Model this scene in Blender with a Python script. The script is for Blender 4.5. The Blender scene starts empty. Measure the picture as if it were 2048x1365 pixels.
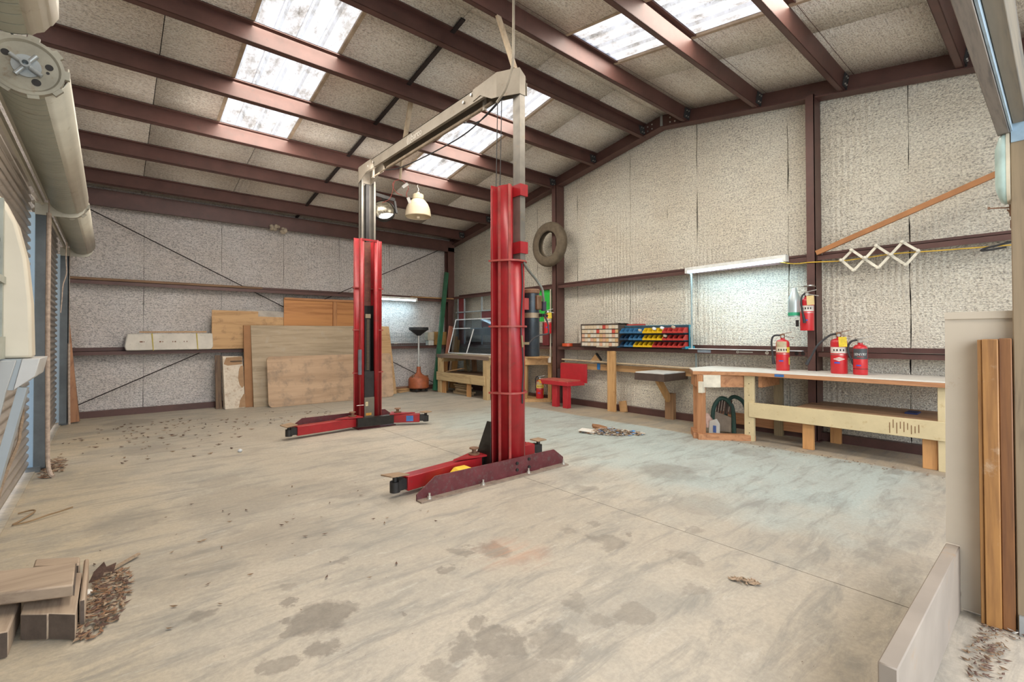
import bpy, bmesh, math, random
from mathutils import Vector, Matrix
random.seed(7)
sc = bpy.context.scene
COL = sc.collection
PI = math.pi
R = math.radians

# ------------------------------------------------------------------ camera
YAW, PIT, ROL = R(40.437), R(0.697), R(-0.145)
fw = Vector((math.sin(YAW)*math.cos(PIT), math.cos(YAW)*math.cos(PIT), math.sin(PIT)))
rt = Vector((math.cos(YAW), -math.sin(YAW), 0)); up = rt.cross(fw)
rt, up = rt*math.cos(ROL)+up*math.sin(ROL), up*math.cos(ROL)-rt*math.sin(ROL)
cd = bpy.data.cameras.new('camera'); cam = bpy.data.objects.new('camera', cd); COL.objects.link(cam)
m = Matrix((rt, up, -fw)).transposed().to_4x4(); m.translation = Vector((0, 0, 1.3)); cam.matrix_world = m
cd.sensor_width = 36.0; cd.lens = 944.6/2048*36; cd.shift_y = -22.6/2048; cd.clip_start = 0.05; cd.clip_end = 200
sc.camera = cam

# ------------------------------------------------------------------ world, sun, lights, exposure
w = bpy.data.worlds.new('world'); sc.world = w; w.use_nodes = True
nt = w.node_tree; bg = nt.nodes['Background']
sky = nt.nodes.new('ShaderNodeTexSky'); sky.sky_type = 'NISHITA'; sky.sun_disc = False
sky.sun_elevation = R(48); sky.sun_rotation = R(200); sky.air_density = 1.0; sky.dust_density = 2.0; sky.ozone_density = 1.0
nt.links.new(sky.outputs[0], bg.inputs[0]); bg.inputs[1].default_value = 0.30
sd = bpy.data.lights.new('sun', 'SUN'); so = bpy.data.objects.new('sun', sd); COL.objects.link(so)
sd.energy = 3.2; sd.angle = R(3); sd.color = (1.0, 0.93, 0.82)
so.rotation_euler = (R(-30), R(14), 0)
def area(name, loc, target, sx, sy, power, color):
    d = bpy.data.lights.new(name, 'AREA'); d.shape = 'RECTANGLE'; d.size = sx; d.size_y = sy; d.energy = power; d.color = color
    o = bpy.data.objects.new(name, d); COL.objects.link(o); o.location = loc
    o.rotation_euler = (Vector(target)-Vector(loc)).to_track_quat('-Z', 'Y').to_euler(); return o
area('bay_daylight', (0.9, -2.6, 2.2), (3.4, 6.0, 1.0), 5.5, 3.2, 260, (0.86, 0.94, 1.0))
for (x_, y_, dy_) in ((1.55, 6.07, 1), (4.34, 6.07, 1), (1.55, 2.12, -1), (4.34, 2.12, -1)):      # daylight pouring through the four roof panels
    z_ = 4.566+.185-.1677*abs(y_-4.1)
    area('skylight_daylight', (x_, y_, z_), (x_, y_-.1677*dy_, z_-1), .88, 2.9, 95, (1.0, .915, .80))
area('rear_wall_fill', (2.3, 6.3, 3.55), (2.3, 10.2, 1.7), 3.0, .5, 46, (1.0, .93, .86))  # unseen fill light added to brighten the rear wall
vs = sc.view_settings; vs.view_transform = 'Standard'; vs.look = 'None'; vs.gamma = 1; vs.use_curve_mapping = False
vs.exposure = 0.04

# ------------------------------------------------------------------ materials
def newmat(name):
    M = bpy.data.materials.new(name); M.use_nodes = True
    t = M.node_tree; return M, t, t.nodes, t.links, t.nodes['Principled BSDF']
def coords(N, L, scale=(1, 1, 1), world=False):
    tc = N.new('ShaderNodeTexCoord'); mp = N.new('ShaderNodeMapping'); mp.inputs['Scale'].default_value = scale
    if world:
        g = N.new('ShaderNodeNewGeometry'); L.new(g.outputs['Position'], mp.inputs['Vector'])
    else: L.new(tc.outputs['Object'], mp.inputs['Vector'])
    return mp.outputs['Vector']
def noise(N, L, v, scale, detail=4, rough=0.6):
    n = N.new('ShaderNodeTexNoise'); n.inputs['Scale'].default_value = scale; n.inputs['Detail'].default_value = detail
    n.inputs['Roughness'].default_value = rough; L.new(v, n.inputs['Vector']); return n.outputs['Fac']
def ramp(N, L, fac, stops):
    r = N.new('ShaderNodeValToRGB'); L.new(fac, r.inputs['Fac']); e = r.color_ramp.elements
    while len(e) < len(stops): e.new(0.5)
    for i, (p, c) in enumerate(stops):
        e[i].position = p; e[i].color = (*c, 1) if len(c) == 3 else c
    return r.outputs['Color']
def mixc(N, L, fac, a, b, mode='MIX'):
    x = N.new('ShaderNodeMix'); x.data_type = 'RGBA'; x.blend_type = mode
    for s, k in ((fac, 0), (a, 6), (b, 7)):
        if isinstance(s, (int, float)): x.inputs[k].default_value = s
        elif isinstance(s, tuple): x.inputs[k].default_value = (*s, 1)
        else: L.new(s, x.inputs[k])
    return x.outputs[2]
def bump(N, L, P, h, strength, dist=0.01):
    b = N.new('ShaderNodeBump'); b.inputs['Strength'].default_value = strength; b.inputs['Distance'].default_value = dist
    L.new(h, b.inputs['Height']); L.new(b.outputs[0], P.inputs['Normal']); return b
def math_(N, L, op, a, b=None):
    x = N.new('ShaderNodeMath'); x.operation = op
    for i, s in enumerate((a, b)):
        if s is None: continue
        if isinstance(s, (int, float)): x.inputs[i].default_value = s
        else: L.new(s, x.inputs[i])
    return x.outputs[0]
_cache = {}
def paint(name, c, rough=0.5, metal=0.0, var=0.25, scale=9, dirt=None, dirt_amt=0.3, bmp=0.06):
    """solid finish with slight mottling and optional grime"""
    if name in _cache: return _cache[name]
    M, t, N, L, P = newmat(name)
    v = coords(N, L)
    n = noise(N, L, v, scale)
    c2 = tuple(max(0, x*(1-var)) for x in c); c3 = tuple(min(1, x*(1+var*0.5)) for x in c)
    col = ramp(N, L, n, [(0.3, c2), (0.7, c3)])
    if dirt:
        n2 = noise(N, L, v, scale*2.7, 8, 0.75)
        f = ramp(N, L, n2, [(0.62-dirt_amt*0.3, (0, 0, 0)), (0.80-dirt_amt*0.2, (1, 1, 1))])
        col = mixc(N, L, f, col, dirt)
    L.new(col, P.inputs['Base Color']); P.inputs['Roughness'].default_value = rough; P.inputs['Metallic'].default_value = metal
    if bmp: bump(N, L, P, noise(N, L, v, scale*6, 3), bmp)
    _cache[name] = M; return M
def wood(name, c1, c2, axis='z', scale=1.0, rough=0.7, stain=None, stain_amt=0.3):
    """grain stretched along an axis"""
    if name in _cache: return _cache[name]
    M, t, N, L, P = newmat(name)
    s = [14*scale]*3; s['xyz'.index(axis)] = 1.1*scale
    v = coords(N, L, tuple(s))
    n = N.new('ShaderNodeTexNoise'); n.inputs['Scale'].default_value = 1.3; n.inputs['Detail'].default_value = 5; n.inputs['Distortion'].default_value = 1.2
    L.new(v, n.inputs['Vector'])
    fine = noise(N, L, coords(N, L, tuple(x*6 for x in s)), 1.5, 3)
    f = math_(N, L, 'ADD', math_(N, L, 'MULTIPLY', n.outputs['Fac'], 0.75), math_(N, L, 'MULTIPLY', fine, 0.25))
    col = ramp(N, L, f, [(0.34, c2), (0.50, c1), (0.66, tuple(min(1, x*1.12) for x in c1))])
    if stain:
        n2 = noise(N, L, coords(N, L), 5, 8, 0.7)
        fs = ramp(N, L, n2, [(0.60-stain_amt*0.3, (0, 0, 0)), (0.78-stain_amt*0.2, (1, 1, 1))])
        col = mixc(N, L, fs, col, stain)
    L.new(col, P.inputs['Base Color']); P.inputs['Roughness'].default_value = rough
    bump(N, L, P, f, 0.15, 0.004)
    _cache[name] = M; return M
def emit(name, c, strength):
    M, t, N, L, P = newmat(name)
    P.inputs['Base Color'].default_value = (*c, 1); P.inputs['Emission Color'].default_value = (*c, 1); P.inputs['Emission Strength'].default_value = strength
    return M

def foil_mat(name, base, crease_shade, ribs_axis, speck, ribs=1.0, metal=0.45):
    """quilted foil-faced insulation: crinkles, thread lines, patches of ribs, small tears"""
    M, t, N, L, P = newmat(name)
    v = coords(N, L)
    h = 'Y' if ribs_axis == 'Y' else 'X'
    sc1 = (44, 44, 66) if name != 'foil_insulation_roof' else (40, 66, 66)
    crk = noise(N, L, coords(N, L, sc1), 1.0, 5, 0.72)
    cell = N.new('ShaderNodeTexVoronoi'); cell.inputs['Scale'].default_value = 1.0; L.new(coords(N, L, tuple(x*1.5 for x in sc1)), cell.inputs['Vector'])
    sc2 = (6, 6, 150) if name != 'foil_insulation_roof' else (3.0, 110, 60)
    thr = noise(N, L, coords(N, L, sc2), 1.0, 3, 0.6)
    rib = N.new('ShaderNodeTexWave'); rib.wave_type = 'BANDS'; rib.bands_direction = ribs_axis; rib.inputs['Scale'].default_value = 5.0
    rib.inputs['Distortion'].default_value = 2.5; rib.inputs['Detail'].default_value = 2; L.new(coords(N, L, (1, 1, .5)), rib.inputs['Vector'])
    rmask = ramp(N, L, noise(N, L, coords(N, L, (.9, .9, .35)), 1.0, 2), [(0.47, (0, 0, 0)), (0.62, (1, 1, 1))])
    hh = math_(N, L, 'ADD', crk, math_(N, L, 'MULTIPLY', cell.outputs['Distance'], 0.55))
    hh = math_(N, L, 'ADD', hh, math_(N, L, 'MULTIPLY', thr, 0.7))
    hh = math_(N, L, 'ADD', hh, math_(N, L, 'MULTIPLY', math_(N, L, 'MULTIPLY', rib.outputs['Fac'], rmask), 0.9*ribs))
    f = math_(N, L, 'ADD', math_(N, L, 'MULTIPLY', crk, 0.76), math_(N, L, 'MULTIPLY', thr, 0.24))
    hi = tuple(min(1, c*1.25) for c in base)
    mid = tuple(b_*.55+c_*.45 for b_, c_ in zip(base, crease_shade)); col = ramp(N, L, f, [(0.31, crease_shade), (0.425, mid), (0.50, base), (0.62, hi)])  # crinkle shading put into the colour: dark creases, pale crests
    tint = ramp(N, L, noise(N, L, v, 1.3, 3), [(0.35, (0.93, 0.90, 0.87)), (0.65, (1.0, 1.0, 1.0))])
    col = mixc(N, L, 1.0, col, tint, 'MULTIPLY')
    sp = ramp(N, L, noise(N, L, v, 5.5, 7, 0.75), [(0.71, (0, 0, 0)), (0.745, (1, 1, 1))])
    col = mixc(N, L, math_(N, L, 'MULTIPLY', sp, speck), col, (0.05, 0.045, 0.05))
    L.new(col, P.inputs['Base Color']); P.inputs['Metallic'].default_value = metal; P.inputs['Roughness'].default_value = 0.42
    bump(N, L, P, hh, 0.9, 0.014)
    return M
FOIL_X = foil_mat('foil_insulation_gable', (0.82, 0.78, 0.675), (0.16, 0.145, 0.12), 'Y', 0.8, .45)
FOIL_Y = foil_mat('foil_insulation_rear', (0.80, 0.765, 0.745), (0.14, 0.133, 0.135), 'X', 0.9, .5)
FOIL_C = foil_mat('foil_insulation_roof', (0.92, 0.86, 0.76), (0.28, 0.25, 0.22), 'X', 0.12, .35, .35)
RED_IRON = paint('red_oxide_steel', (0.098, 0.045, 0.037), 0.5, 0.1, 0.25, 4, (0.06, 0.035, 0.03), 0.25, 0.03)
RED_EDGE = RED_IRON

def floor_mat():
    M, t, N, L, P = newmat('stained_concrete')
    v = coords(N, L, world=True)
    n1 = noise(N, L, v, 0.55, 6, 0.65)
    n3 = noise(N, L, v, 42, 5, 0.75)
    rot = N.new('ShaderNodeMapping'); rot.inputs['Rotation'].default_value = (0, 0, R(-32)); rot.inputs['Scale'].default_value = (0.8, 3.4, 1); L.new(v, rot.inputs['Vector'])
    st = N.new('ShaderNodeTexNoise'); st.inputs['Scale'].default_value = 2.2; st.inputs['Detail'].default_value = 9; st.inputs['Roughness'].default_value = 0.74; st.inputs['Distortion'].default_value = 0.6; L.new(rot.outputs[0], st.inputs['Vector'])
    cl = noise(N, L, v, 1.1, 7, 0.7)
    pos = N.new('ShaderNodeSeparateXYZ'); L.new(v, pos.inputs[0])
    wb_ = N.new('ShaderNodeTexNoise'); wb_.inputs['Scale'].default_value = 2.4; wb_.inputs['Detail'].default_value = 6; L.new(v, wb_.inputs['Vector'])
    def sm(sock, a, b, wob=0.0):
        x = math_(N, L, 'ADD', sock, math_(N, L, 'MULTIPLY', math_(N, L, 'SUBTRACT', wb_.outputs['Fac'], 0.5), wob)) if wob else sock
        m = N.new('ShaderNodeMapRange'); m.interpolation_type = 'SMOOTHSTEP'; L.new(x, m.inputs[0]); m.inputs[1].default_value = a; m.inputs[2].default_value = b; return m.outputs[0]
    mul = lambda a, b: math_(N, L, 'MULTIPLY', a, b)
    col = ramp(N, L, n1, [(0.30, (0.33, 0.285, 0.222)), (0.50, (0.445, 0.39, 0.31)), (0.70, (0.51, 0.45, 0.365))])
    # washed pale blue-grey zone in the middle of the right half, ending in front of the benches
    clean = mul(mul(sm(pos.outputs['X'], 2.9, 4.4, 1.6), sm(pos.outputs['X'], 5.86, 5.76, .12)), mul(sm(pos.outputs['Y'], .6, 1.05, .5), sm(pos.outputs['Y'], 7.4, 5.6, 1.2)))
    col = mixc(N, L, mul(clean, 0.95), col, ramp(N, L, cl, [(0.3, (0.31, 0.36, 0.34)), (0.5, (0.40, 0.46, 0.432)), (0.68, (0.50, 0.56, 0.53))]))
    # dusty brown margin under the benches and along the door wall
    dust = mul(sm(pos.outputs['X'], 5.76, 5.86, .12), 0.7)
    col = mixc(N, L, dust, col, (0.33, 0.255, 0.165))
    dl = mul(sm(pos.outputs['X'], .7, -.4, 1.2), 0.6)
    col = mixc(N, L, dl, col, (0.50, 0.405, 0.27))
    # clouds, mop streaks, grain
    cloud = ramp(N, L, cl, [(0.46, (0, 0, 0)), (0.66, (1, 1, 1))])
    col = mixc(N, L, mul(cloud, 0.62), col, (0.20, 0.195, 0.17))
    col = mixc(N, L, mul(ramp(N, L, st.outputs['Fac'], [(0.49, (0, 0, 0)), (0.64, (1, 1, 1))]), 0.62), col, (0.19, 0.185, 0.165))
    col = mixc(N, L, mul(ramp(N, L, st.outputs['Fac'], [(0.46, (1, 1, 1)), (0.36, (0, 0, 0))]), 0.0), col, (0.6, 0.56, 0.48))
    col = mixc(N, L, mul(ramp(N, L, noise(N, L, rot.outputs[0], 4.1, 9, 0.75), [(0.56, (0, 0, 0)), (0.70, (1, 1, 1))]), 0.45), col, (0.60, 0.56, 0.48))
    col = mixc(N, L, mul(ramp(N, L, n3, [(0.42, (1, 1, 1)), (0.58, (0, 0, 0))]), 0.28), col, (0.24, 0.215, 0.17))
    # orange scrape
    wob = N.new('ShaderNodeTexNoise'); wob.inputs['Scale'].default_value = 6; wob.inputs['Detail'].default_value = 6; wob.inputs['Roughness'].default_value = .65; L.new(v, wob.inputs['Vector'])
    sb = N.new('ShaderNodeVectorMath'); sb.operation = 'MULTIPLY_ADD'; L.new(wob.outputs['Color'], sb.inputs[0])
    sb.inputs[1].default_value = (0.34, 0.34, 0); L.new(v, sb.inputs[2])
    tot = None
    for (x, y, r, k) in STAINS:
        d = N.new('ShaderNodeVectorMath'); d.operation = 'DISTANCE'; L.new(sb.outputs[0], d.inputs[0]); d.inputs[1].default_value = (x+0.17, y+0.17, 0)
        mr = N.new('ShaderNodeMapRange'); L.new(d.outputs['Value'], mr.inputs[0]); mr.inputs[1].default_value = r*0.8; mr.inputs[2].default_value = r*1.15
        mr.inputs[3].default_value = k; mr.inputs[4].default_value = 0
        tot = mr.outputs[0] if tot is None else math_(N, L, 'MAXIMUM', tot, mr.outputs[0])
    tot = mul(tot, math_(N, L, 'ADD', 0.30, mul(noise(N, L, v, 11, 7, 0.75), 0.95)))
    col = mixc(N, L, mul(tot, 0.98), col, (0.15, 0.13, 0.105))
    osc = N.new('ShaderNodeVectorMath'); osc.operation = 'DISTANCE'; L.new(sb.outputs[0], osc.inputs[0]); osc.inputs[1].default_value = (1.84+.17, 2.17+.17, 0)
    om = N.new('ShaderNodeMapRange'); L.new(osc.outputs['Value'], om.inputs[0]); om.inputs[1].default_value = .02; om.inputs[2].default_value = .26; om.inputs[3].default_value = .55; om.inputs[4].default_value = 0
    col = mixc(N, L, mul(om.outputs[0], ramp(N, L, st.outputs['Fac'], [(0.42, (0, 0, 0)), (0.6, (1, 1, 1))])), col, (0.55, 0.26, 0.14))
    # fallen specks and rusty dust
    sp = ramp(N, L, noise(N, L, coords(N, L, (1, 1.6, 1), True), 24, 3, 0.6), [(0.725, (0, 0, 0)), (0.75, (1, 1, 1))])
    col = mixc(N, L, mul(sp, 0.8), col, (0.11, 0.07, 0.045))
    L.new(col, P.inputs['Base Color']); P.inputs['Roughness'].default_value = 0.62
    bump(N, L, P, math_(N, L, 'ADD', n3, st.outputs['Fac']), 0.12, 0.01)
    return M

# ------------------------------------------------------------------ geometry helpers
class MB:
    def __init__(s): s.v = []; s.f = []; s.sm = []
    def add(s, vs, fs, smooth=False, M=None):
        o = len(s.v)
        for p in vs:
            p = Vector(p)
            s.v.append(tuple(M @ p) if M else tuple(p))
        for f in fs: s.f.append(tuple(i+o for i in f)); s.sm.append(smooth)
        return s
    def box(s, x0, x1, y0, y1, z0, z1, M=None):
        vs = [(x, y, z) for x in (x0, x1) for y in (y0, y1) for z in (z0, z1)]
        return s.add(vs, [(0, 1, 3, 2), (4, 6, 7, 5), (0, 4, 5, 1), (2, 3, 7, 6), (0, 2, 6, 4), (1, 5, 7, 3)], False, M)
    def bar(s, p, q, a, b, upv=(0, 0, 1)):
        """rectangular bar from p to q; a = size across, b = size along upv"""
        p, q = Vector(p), Vector(q); d = (q-p).normalized(); u = Vector(upv)
        if abs(d.dot(u)) > 0.98: u = Vector((1, 0, 0))
        x = d.cross(u).normalized(); u = x.cross(d).normalized()
        vs = [e + x*(i*a/2) + u*(j*b/2) for e in (p, q) for i in (-1, 1) for j in (-1, 1)]
        return s.add(vs, [(0, 2, 3, 1), (4, 5, 7, 6), (0, 1, 5, 4), (2, 6, 7, 3), (0, 4, 6, 2), (1, 3, 7, 5)])
    def tube(s, pts, r, seg=8, caps=True):
        pts = [Vector(p) for p in pts]; n = len(pts); rings = []
        t0 = (pts[1]-pts[0]).normalized(); u = Vector((0, 0, 1)) if abs(t0.z) < 0.9 else Vector((1, 0, 0))
        a = t0.cross(u).normalized()
        vs = []
        for i in range(n):
            t = (pts[min(i+1, n-1)]-pts[max(i-1, 0)]).normalized()
            a = (a - t*a.dot(t)).normalized(); b = t.cross(a)
            rr = r[i] if isinstance(r, (list, tuple)) else r
            for k in range(seg):
                an = 2*PI*k/seg; vs.append(pts[i] + a*(math.cos(an)*rr) + b*(math.sin(an)*rr))
        fs = [(i*seg+k, i*seg+(k+1) % seg, (i+1)*seg+(k+1) % seg, (i+1)*seg+k) for i in range(n-1) for k in range(seg)]
        s.add(vs, fs, True)
        if caps: s.add(vs[:seg], [tuple(range(seg-1, -1, -1))]); s.add(vs[-seg:], [tuple(range(seg))])
        return s
    def lathe(s, prof, seg=24, M=None, a0=0, a1=2*PI, smooth=True):
        full = abs(a1-a0-2*PI) < 1e-6; k = seg if full else seg+1; vs = []
        for (r, z) in prof:
            for i in range(k):
                an = a0+(a1-a0)*i/seg; vs.append((r*math.cos(an), r*math.sin(an), z))
        fs = []
        for j in range(len(prof)-1):
            for i in range(seg):
                i2 = (i+1) % k; fs.append((j*k+i, j*k+i2, (j+1)*k+i2, (j+1)*k+i))
        return s.add(vs, fs, smooth, M)
    def cyl(s, c, r, z0, z1, seg=20, M=None):
        T = Matrix.Translation(c) if not M else M @ Matrix.Translation(c)
        s.lathe([(0, z0), (r, z0), (r, z1), (0, z1)], seg, T); return s
    def prism(s, poly, d0, d1, plane='xz'):
        """polygon extruded; plane xz -> along y, yz -> along x, xy -> along z"""
        def P(a, b, d): return {'xz': (a, d, b), 'yz': (d, a, b), 'xy': (a, b, d)}[plane]
        n = len(poly); vs = [P(a, b, d0) for a, b in poly]+[P(a, b, d1) for a, b in poly]
        fs = [tuple(range(n)), tuple(range(2*n-1, n-1, -1))]+[(i, i+n, (i+1) % n+n, (i+1) % n) for i in range(n)]
        return s.add(vs, fs)
    def sweep(s, sec, p, q, upv=(0, 0, 1), closed=False):
        """open or closed section (across, up) extruded from p to q, thin sheet"""
        p, q = Vector(p), Vector(q); d = (q-p).normalized(); u = Vector(upv); x = d.cross(u).normalized(); u = x.cross(d).normalized()
        n = len(sec); vs = [e + x*a + u*b for e in (p, q) for a, b in sec]
        rng = range(n if closed else n-1)
        return s.add(vs, [(i, (i+1) % n, (i+1) % n+n, i+n) for i in rng])
    def merge(s, o, M=None): return s.add(o.v, o.f, False, M)
    def build(s, name, mat, parent=None, bevel=0.0, thick=0.0, local=False, seg=1):
        me = bpy.data.meshes.new(name)
        off = Vector((0, 0, 0)); inv = None
        if parent is not None and not local:
            inv = WM[parent].inverted()
        vs = [tuple(inv @ Vector(p)) for p in s.v] if inv else s.v
        me.from_pydata(vs, [], s.f); me.validate(); 
        me.materials.append(mat)
        if len(me.polygons) == len(s.sm): me.polygons.foreach_set('use_smooth', s.sm)
        bm = bmesh.new(); bm.from_mesh(me); bmesh.ops.remove_doubles(bm, verts=bm.verts, dist=1e-5)
        bmesh.ops.recalc_face_normals(bm, faces=bm.faces); bm.to_mesh(me); bm.free()
        me.set_sharp_from_angle(angle=R(40))
        o = bpy.data.objects.new(name, me); COL.objects.link(o)
        if parent is not None: o.parent = parent; WM[o] = WM[parent].copy()
        else: WM[o] = Matrix.Identity(4)
        if thick: md = o.modifiers.new('solid', 'SOLIDIFY'); md.thickness = thick; md.offset = 0
        if bevel: md = o.modifiers.new('bevel', 'BEVEL'); md.width = bevel; md.segments = seg; md.limit_method = 'ANGLE'
        return o
WM = {}
def thing(name, label, cat, loc=(0, 0, 0), rotz=0.0, group=None):
    o = bpy.data.objects.new(name, None); COL.objects.link(o); o.location = loc; o.rotation_euler = (0, 0, rotz)
    o.empty_display_size = 0.1
    WM[o] = Matrix.Translation(loc) @ Matrix.Rotation(rotz, 4, 'Z')
    o['label'] = label; o['category'] = cat; o['kind'] = 'thing'
    if group: o['group'] = group
    return o
def tag(o, label, cat, group=None):
    o['label'] = label; o['category'] = cat
    if 'kind' not in o: o['kind'] = 'thing'
    if group: o['group'] = group
    return o
def struct(o): o['kind'] = 'structure'; return o
def stuff(o): o['kind'] = 'stuff'; return o
def copy_child(o, parent, name=None):
    c = o.copy(); COL.objects.link(c); c.parent = parent; WM[c] = WM[parent].copy(); return c
def copy_tree(root, loc, rotz=0.0, label=None):
    r = root.copy(); COL.objects.link(r); r.location = loc; r.rotation_euler = (0, 0, rotz); WM[r] = Matrix.Translation(loc) @ Matrix.Rotation(rotz, 4, 'Z')
    if label: r['label'] = label
    for ch in list(root.children):
        c = copy_child(ch, r)
        for g in list(ch.children): copy_child(g, c)
    return r
def text_mb(txt, size, M, depth=0.0, bend=None, align='CENTER'):
    """lettering as mesh, optional bend(x)->point"""
    cu = bpy.data.curves.new('t', 'FONT'); cu.body = txt; cu.size = size; cu.align_x = align; cu.align_y = 'CENTER'; cu.resolution_u = 2; cu.extrude = depth
    ob = bpy.data.objects.new('t', cu); COL.objects.link(ob)
    dg = bpy.context.evaluated_depsgraph_get(); me = bpy.data.meshes.new_from_object(ob.evaluated_get(dg))
    b = MB(); b.add([bend(v.co) if bend else v.co for v in me.vertices], [tuple(p.vertices) for p in me.polygons], False, M)
    bpy.data.objects.remove(ob); bpy.data.curves.remove(cu); bpy.data.meshes.remove(me); return b
def curve_pts(pts, n=8):
    """Catmull-Rom through the points"""
    P = [Vector(p) for p in pts]; P = [P[0]*2-P[1]]+P+[P[-1]*2-P[-2]]; out = []
    for i in range(1, len(P)-2):
        for k in range(n):
            t = k/n; a, b, c, d = P[i-1], P[i], P[i+1], P[i+2]
            out.append(0.5*((2*b)+(c-a)*t+(2*a-5*b+4*c-d)*t*t+(3*b-a-3*c+d)*t**3))
    out.append(P[-2]); return out
def facing(px, py, pz, nx, ny):
    """matrix of a vertical plane at a point whose outward normal is (nx, ny): local x right, y up, z out"""
    n = Vector((nx, ny, 0)).normalized(); u = Vector((0, 0, 1)); x = u.cross(n)
    return Matrix(((x.x, u.x, n.x, px), (x.y, u.y, n.y, py), (x.z, u.z, n.z, pz), (0, 0, 0, 1)))

STAINS = [(0.80, 4.25, 0.42, 0.36), (0.85, 3.30, 0.34, 0.32), (0.35, 3.2, 0.30, 0.34), (1.35, 4.2, 0.30, 0.28), (0.1, 4.3, 0.25, 0.3), (0.75, 2.25, 0.14, 0.95), (0.87, 2.25, 0.06, 0.70), (0.63, 2.22, 0.05, 0.80), (0.52, 2.03, 0.06, 0.70), (0.67, 2.02, 0.07, 0.80), (0.61, 2.32, 0.04, 0.80), (0.68, 2.50, 0.04, 0.80), (0.32, 2.65, 0.08, 0.70), (1.02, 2.74, 0.04, 0.50), (0.73, 2.67, 0.05, 0.40), (1.27, 1.57, 0.10, 0.80), (1.14, 1.64, 0.07, 0.70), (1.27, 1.72, 0.06, 0.70), (1.44, 1.44, 0.11, 0.60), (1.17, 1.42, 0.11, 0.60), (1.27, 1.35, 0.10, 0.55), (0.99, 1.59, 0.06, 0.50), (1.78, 2.27, 0.11, 0.75), (1.62, 2.38, 0.06, 0.70), (1.42, 2.25, 0.06, 0.70), (1.49, 2.25, 0.03, 0.70), (1.08, 2.02, 0.02, 0.70), (1.48, 1.60, 0.02, 0.50), (1.72, 1.57, 0.07, 0.50), (1.86, 1.33, 0.09, 0.55), (1.73, 1.41, 0.06, 0.45), (2.29, 1.24, 0.07, 0.45), (2.40, 1.89, 0.10, 0.60), (2.35, 2.14, 0.07, 0.50), (2.54, 2.11, 0.04, 0.50), (2.57, 1.46, 0.08, 0.50), (2.97, 1.63, 0.06, 0.50), (2.59, 1.86, 0.03, 0.70), (3.07, 2.66, 0.09, 0.50), (4.05, 2.45, 0.28, 0.50), (3.45, 1.83, 0.23, 0.35), (1.53, 3.88, 0.17, 0.40), (0.76, 4.90, 0.18, 0.35), (0.36, 6.83, 0.29, 0.35), (0.24, 9.21, 0.31, 0.50), (3.48, 0.64, 0.17, 0.30), (5.41, 2.29, 0.22, 0.35)]
CONC = floor_mat()
# ================================================================== SETTING
fl = struct(MB().box(-3, 9, -6, 13, -0.30, -0.03).build('floor', CONC))
for (x0, x1, y0, y1) in ((-0.535, 2.896, 0.36, 10.3), (2.902, 6.85, 0.36, 10.3), (-3, 9, -6, 0.354)):
    MB().box(x0, x1, y0, y1, -0.03, 0.0).build('floor_slab', CONC, fl)
struct(MB().box(-0.66, -0.535, 0.3, 10.25, -0.03, 0.012).build('trim_1', CONC))
# outside ground beyond the doors
GROUND = paint('pale_ground', (0.46, 0.42, 0.34), 0.9, 0, 0.3, 2)
struct(MB().box(-25, -0.67, -8, 25, -0.3, -0.04).build('trim_2', GROUND))

RIDGE_Y, RIDGE_Z, SL = 4.1, 4.566, 0.1677
def pz(y): return RIDGE_Z - SL*abs(y-RIDGE_Y)          # underside of the purlins
DARK = paint('dark_backing', (0.03, 0.028, 0.028), 0.9)
# ---- rear wall
wb = struct(MB().box(-0.8, 7.0, 10.24, 10.34, -0.03, 3.9).build('wall_back', DARK))
def wavy(a0, a1, k):
    """strip with slightly wandering edges"""
    n = 22; g = .002 if k else .004; q = .003 if k else .009
    L_ = [(a0+g+random.uniform(-q, q), i/n) for i in range(n+1)]; Rr = [(a1-g+random.uniform(-q, q), i/n) for i in range(n+1)]
    return L_, Rr
def strip_wall(parent, mat, fixed, axis, a0, a1, ztop0, ztop1, z0=0.0, thick=0.03):
    """insulation strip between two seams on a vertical wall, top edge sloping from ztop0 to ztop1"""
    L_, Rr = wavy(a0, a1, axis == 'y'); b = MB(); n = len(L_)
    vs = []
    for d in (0, thick):
        for i in range(n):
            t = L_[i][1]; 
            pts = [(L_[i][0], z0+(ztop0-z0)*t), ((a0+a1)/2, z0+((ztop0+ztop1)/2-z0)*t), (Rr[i][0], z0+(ztop1-z0)*t)]
            for j, (a, z) in enumerate(pts):
                bul = d if j != 1 else d-0.006 if d == 0 else d
                vs.append((a, fixed+bul, z) if axis == 'y' else (fixed+bul, a, z))
    fs = []
    for i in range(n-1):
        for j in range(2): fs.append((i*3+j, i*3+j+1, i*3+j+4, i*3+j+3))
    N3 = n*3
    for i in range(n-1):
        fs.append((i*3, i*3+3, N3+i*3+3, N3+i*3)); fs.append((i*3+2, N3+i*3+2, N3+i*3+5, i*3+5))
    b.add(vs, fs); return b.build('insulation_strip', mat, parent)
sx = [-0.8, .44, 1.585, 2.66, 3.78, 4.95, 6.03, 6.80]
for a, b in zip(sx, sx[1:]): strip_wall(wb, FOIL_Y, 10.2, 'y', a, b, 3.74, 3.74)
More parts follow.
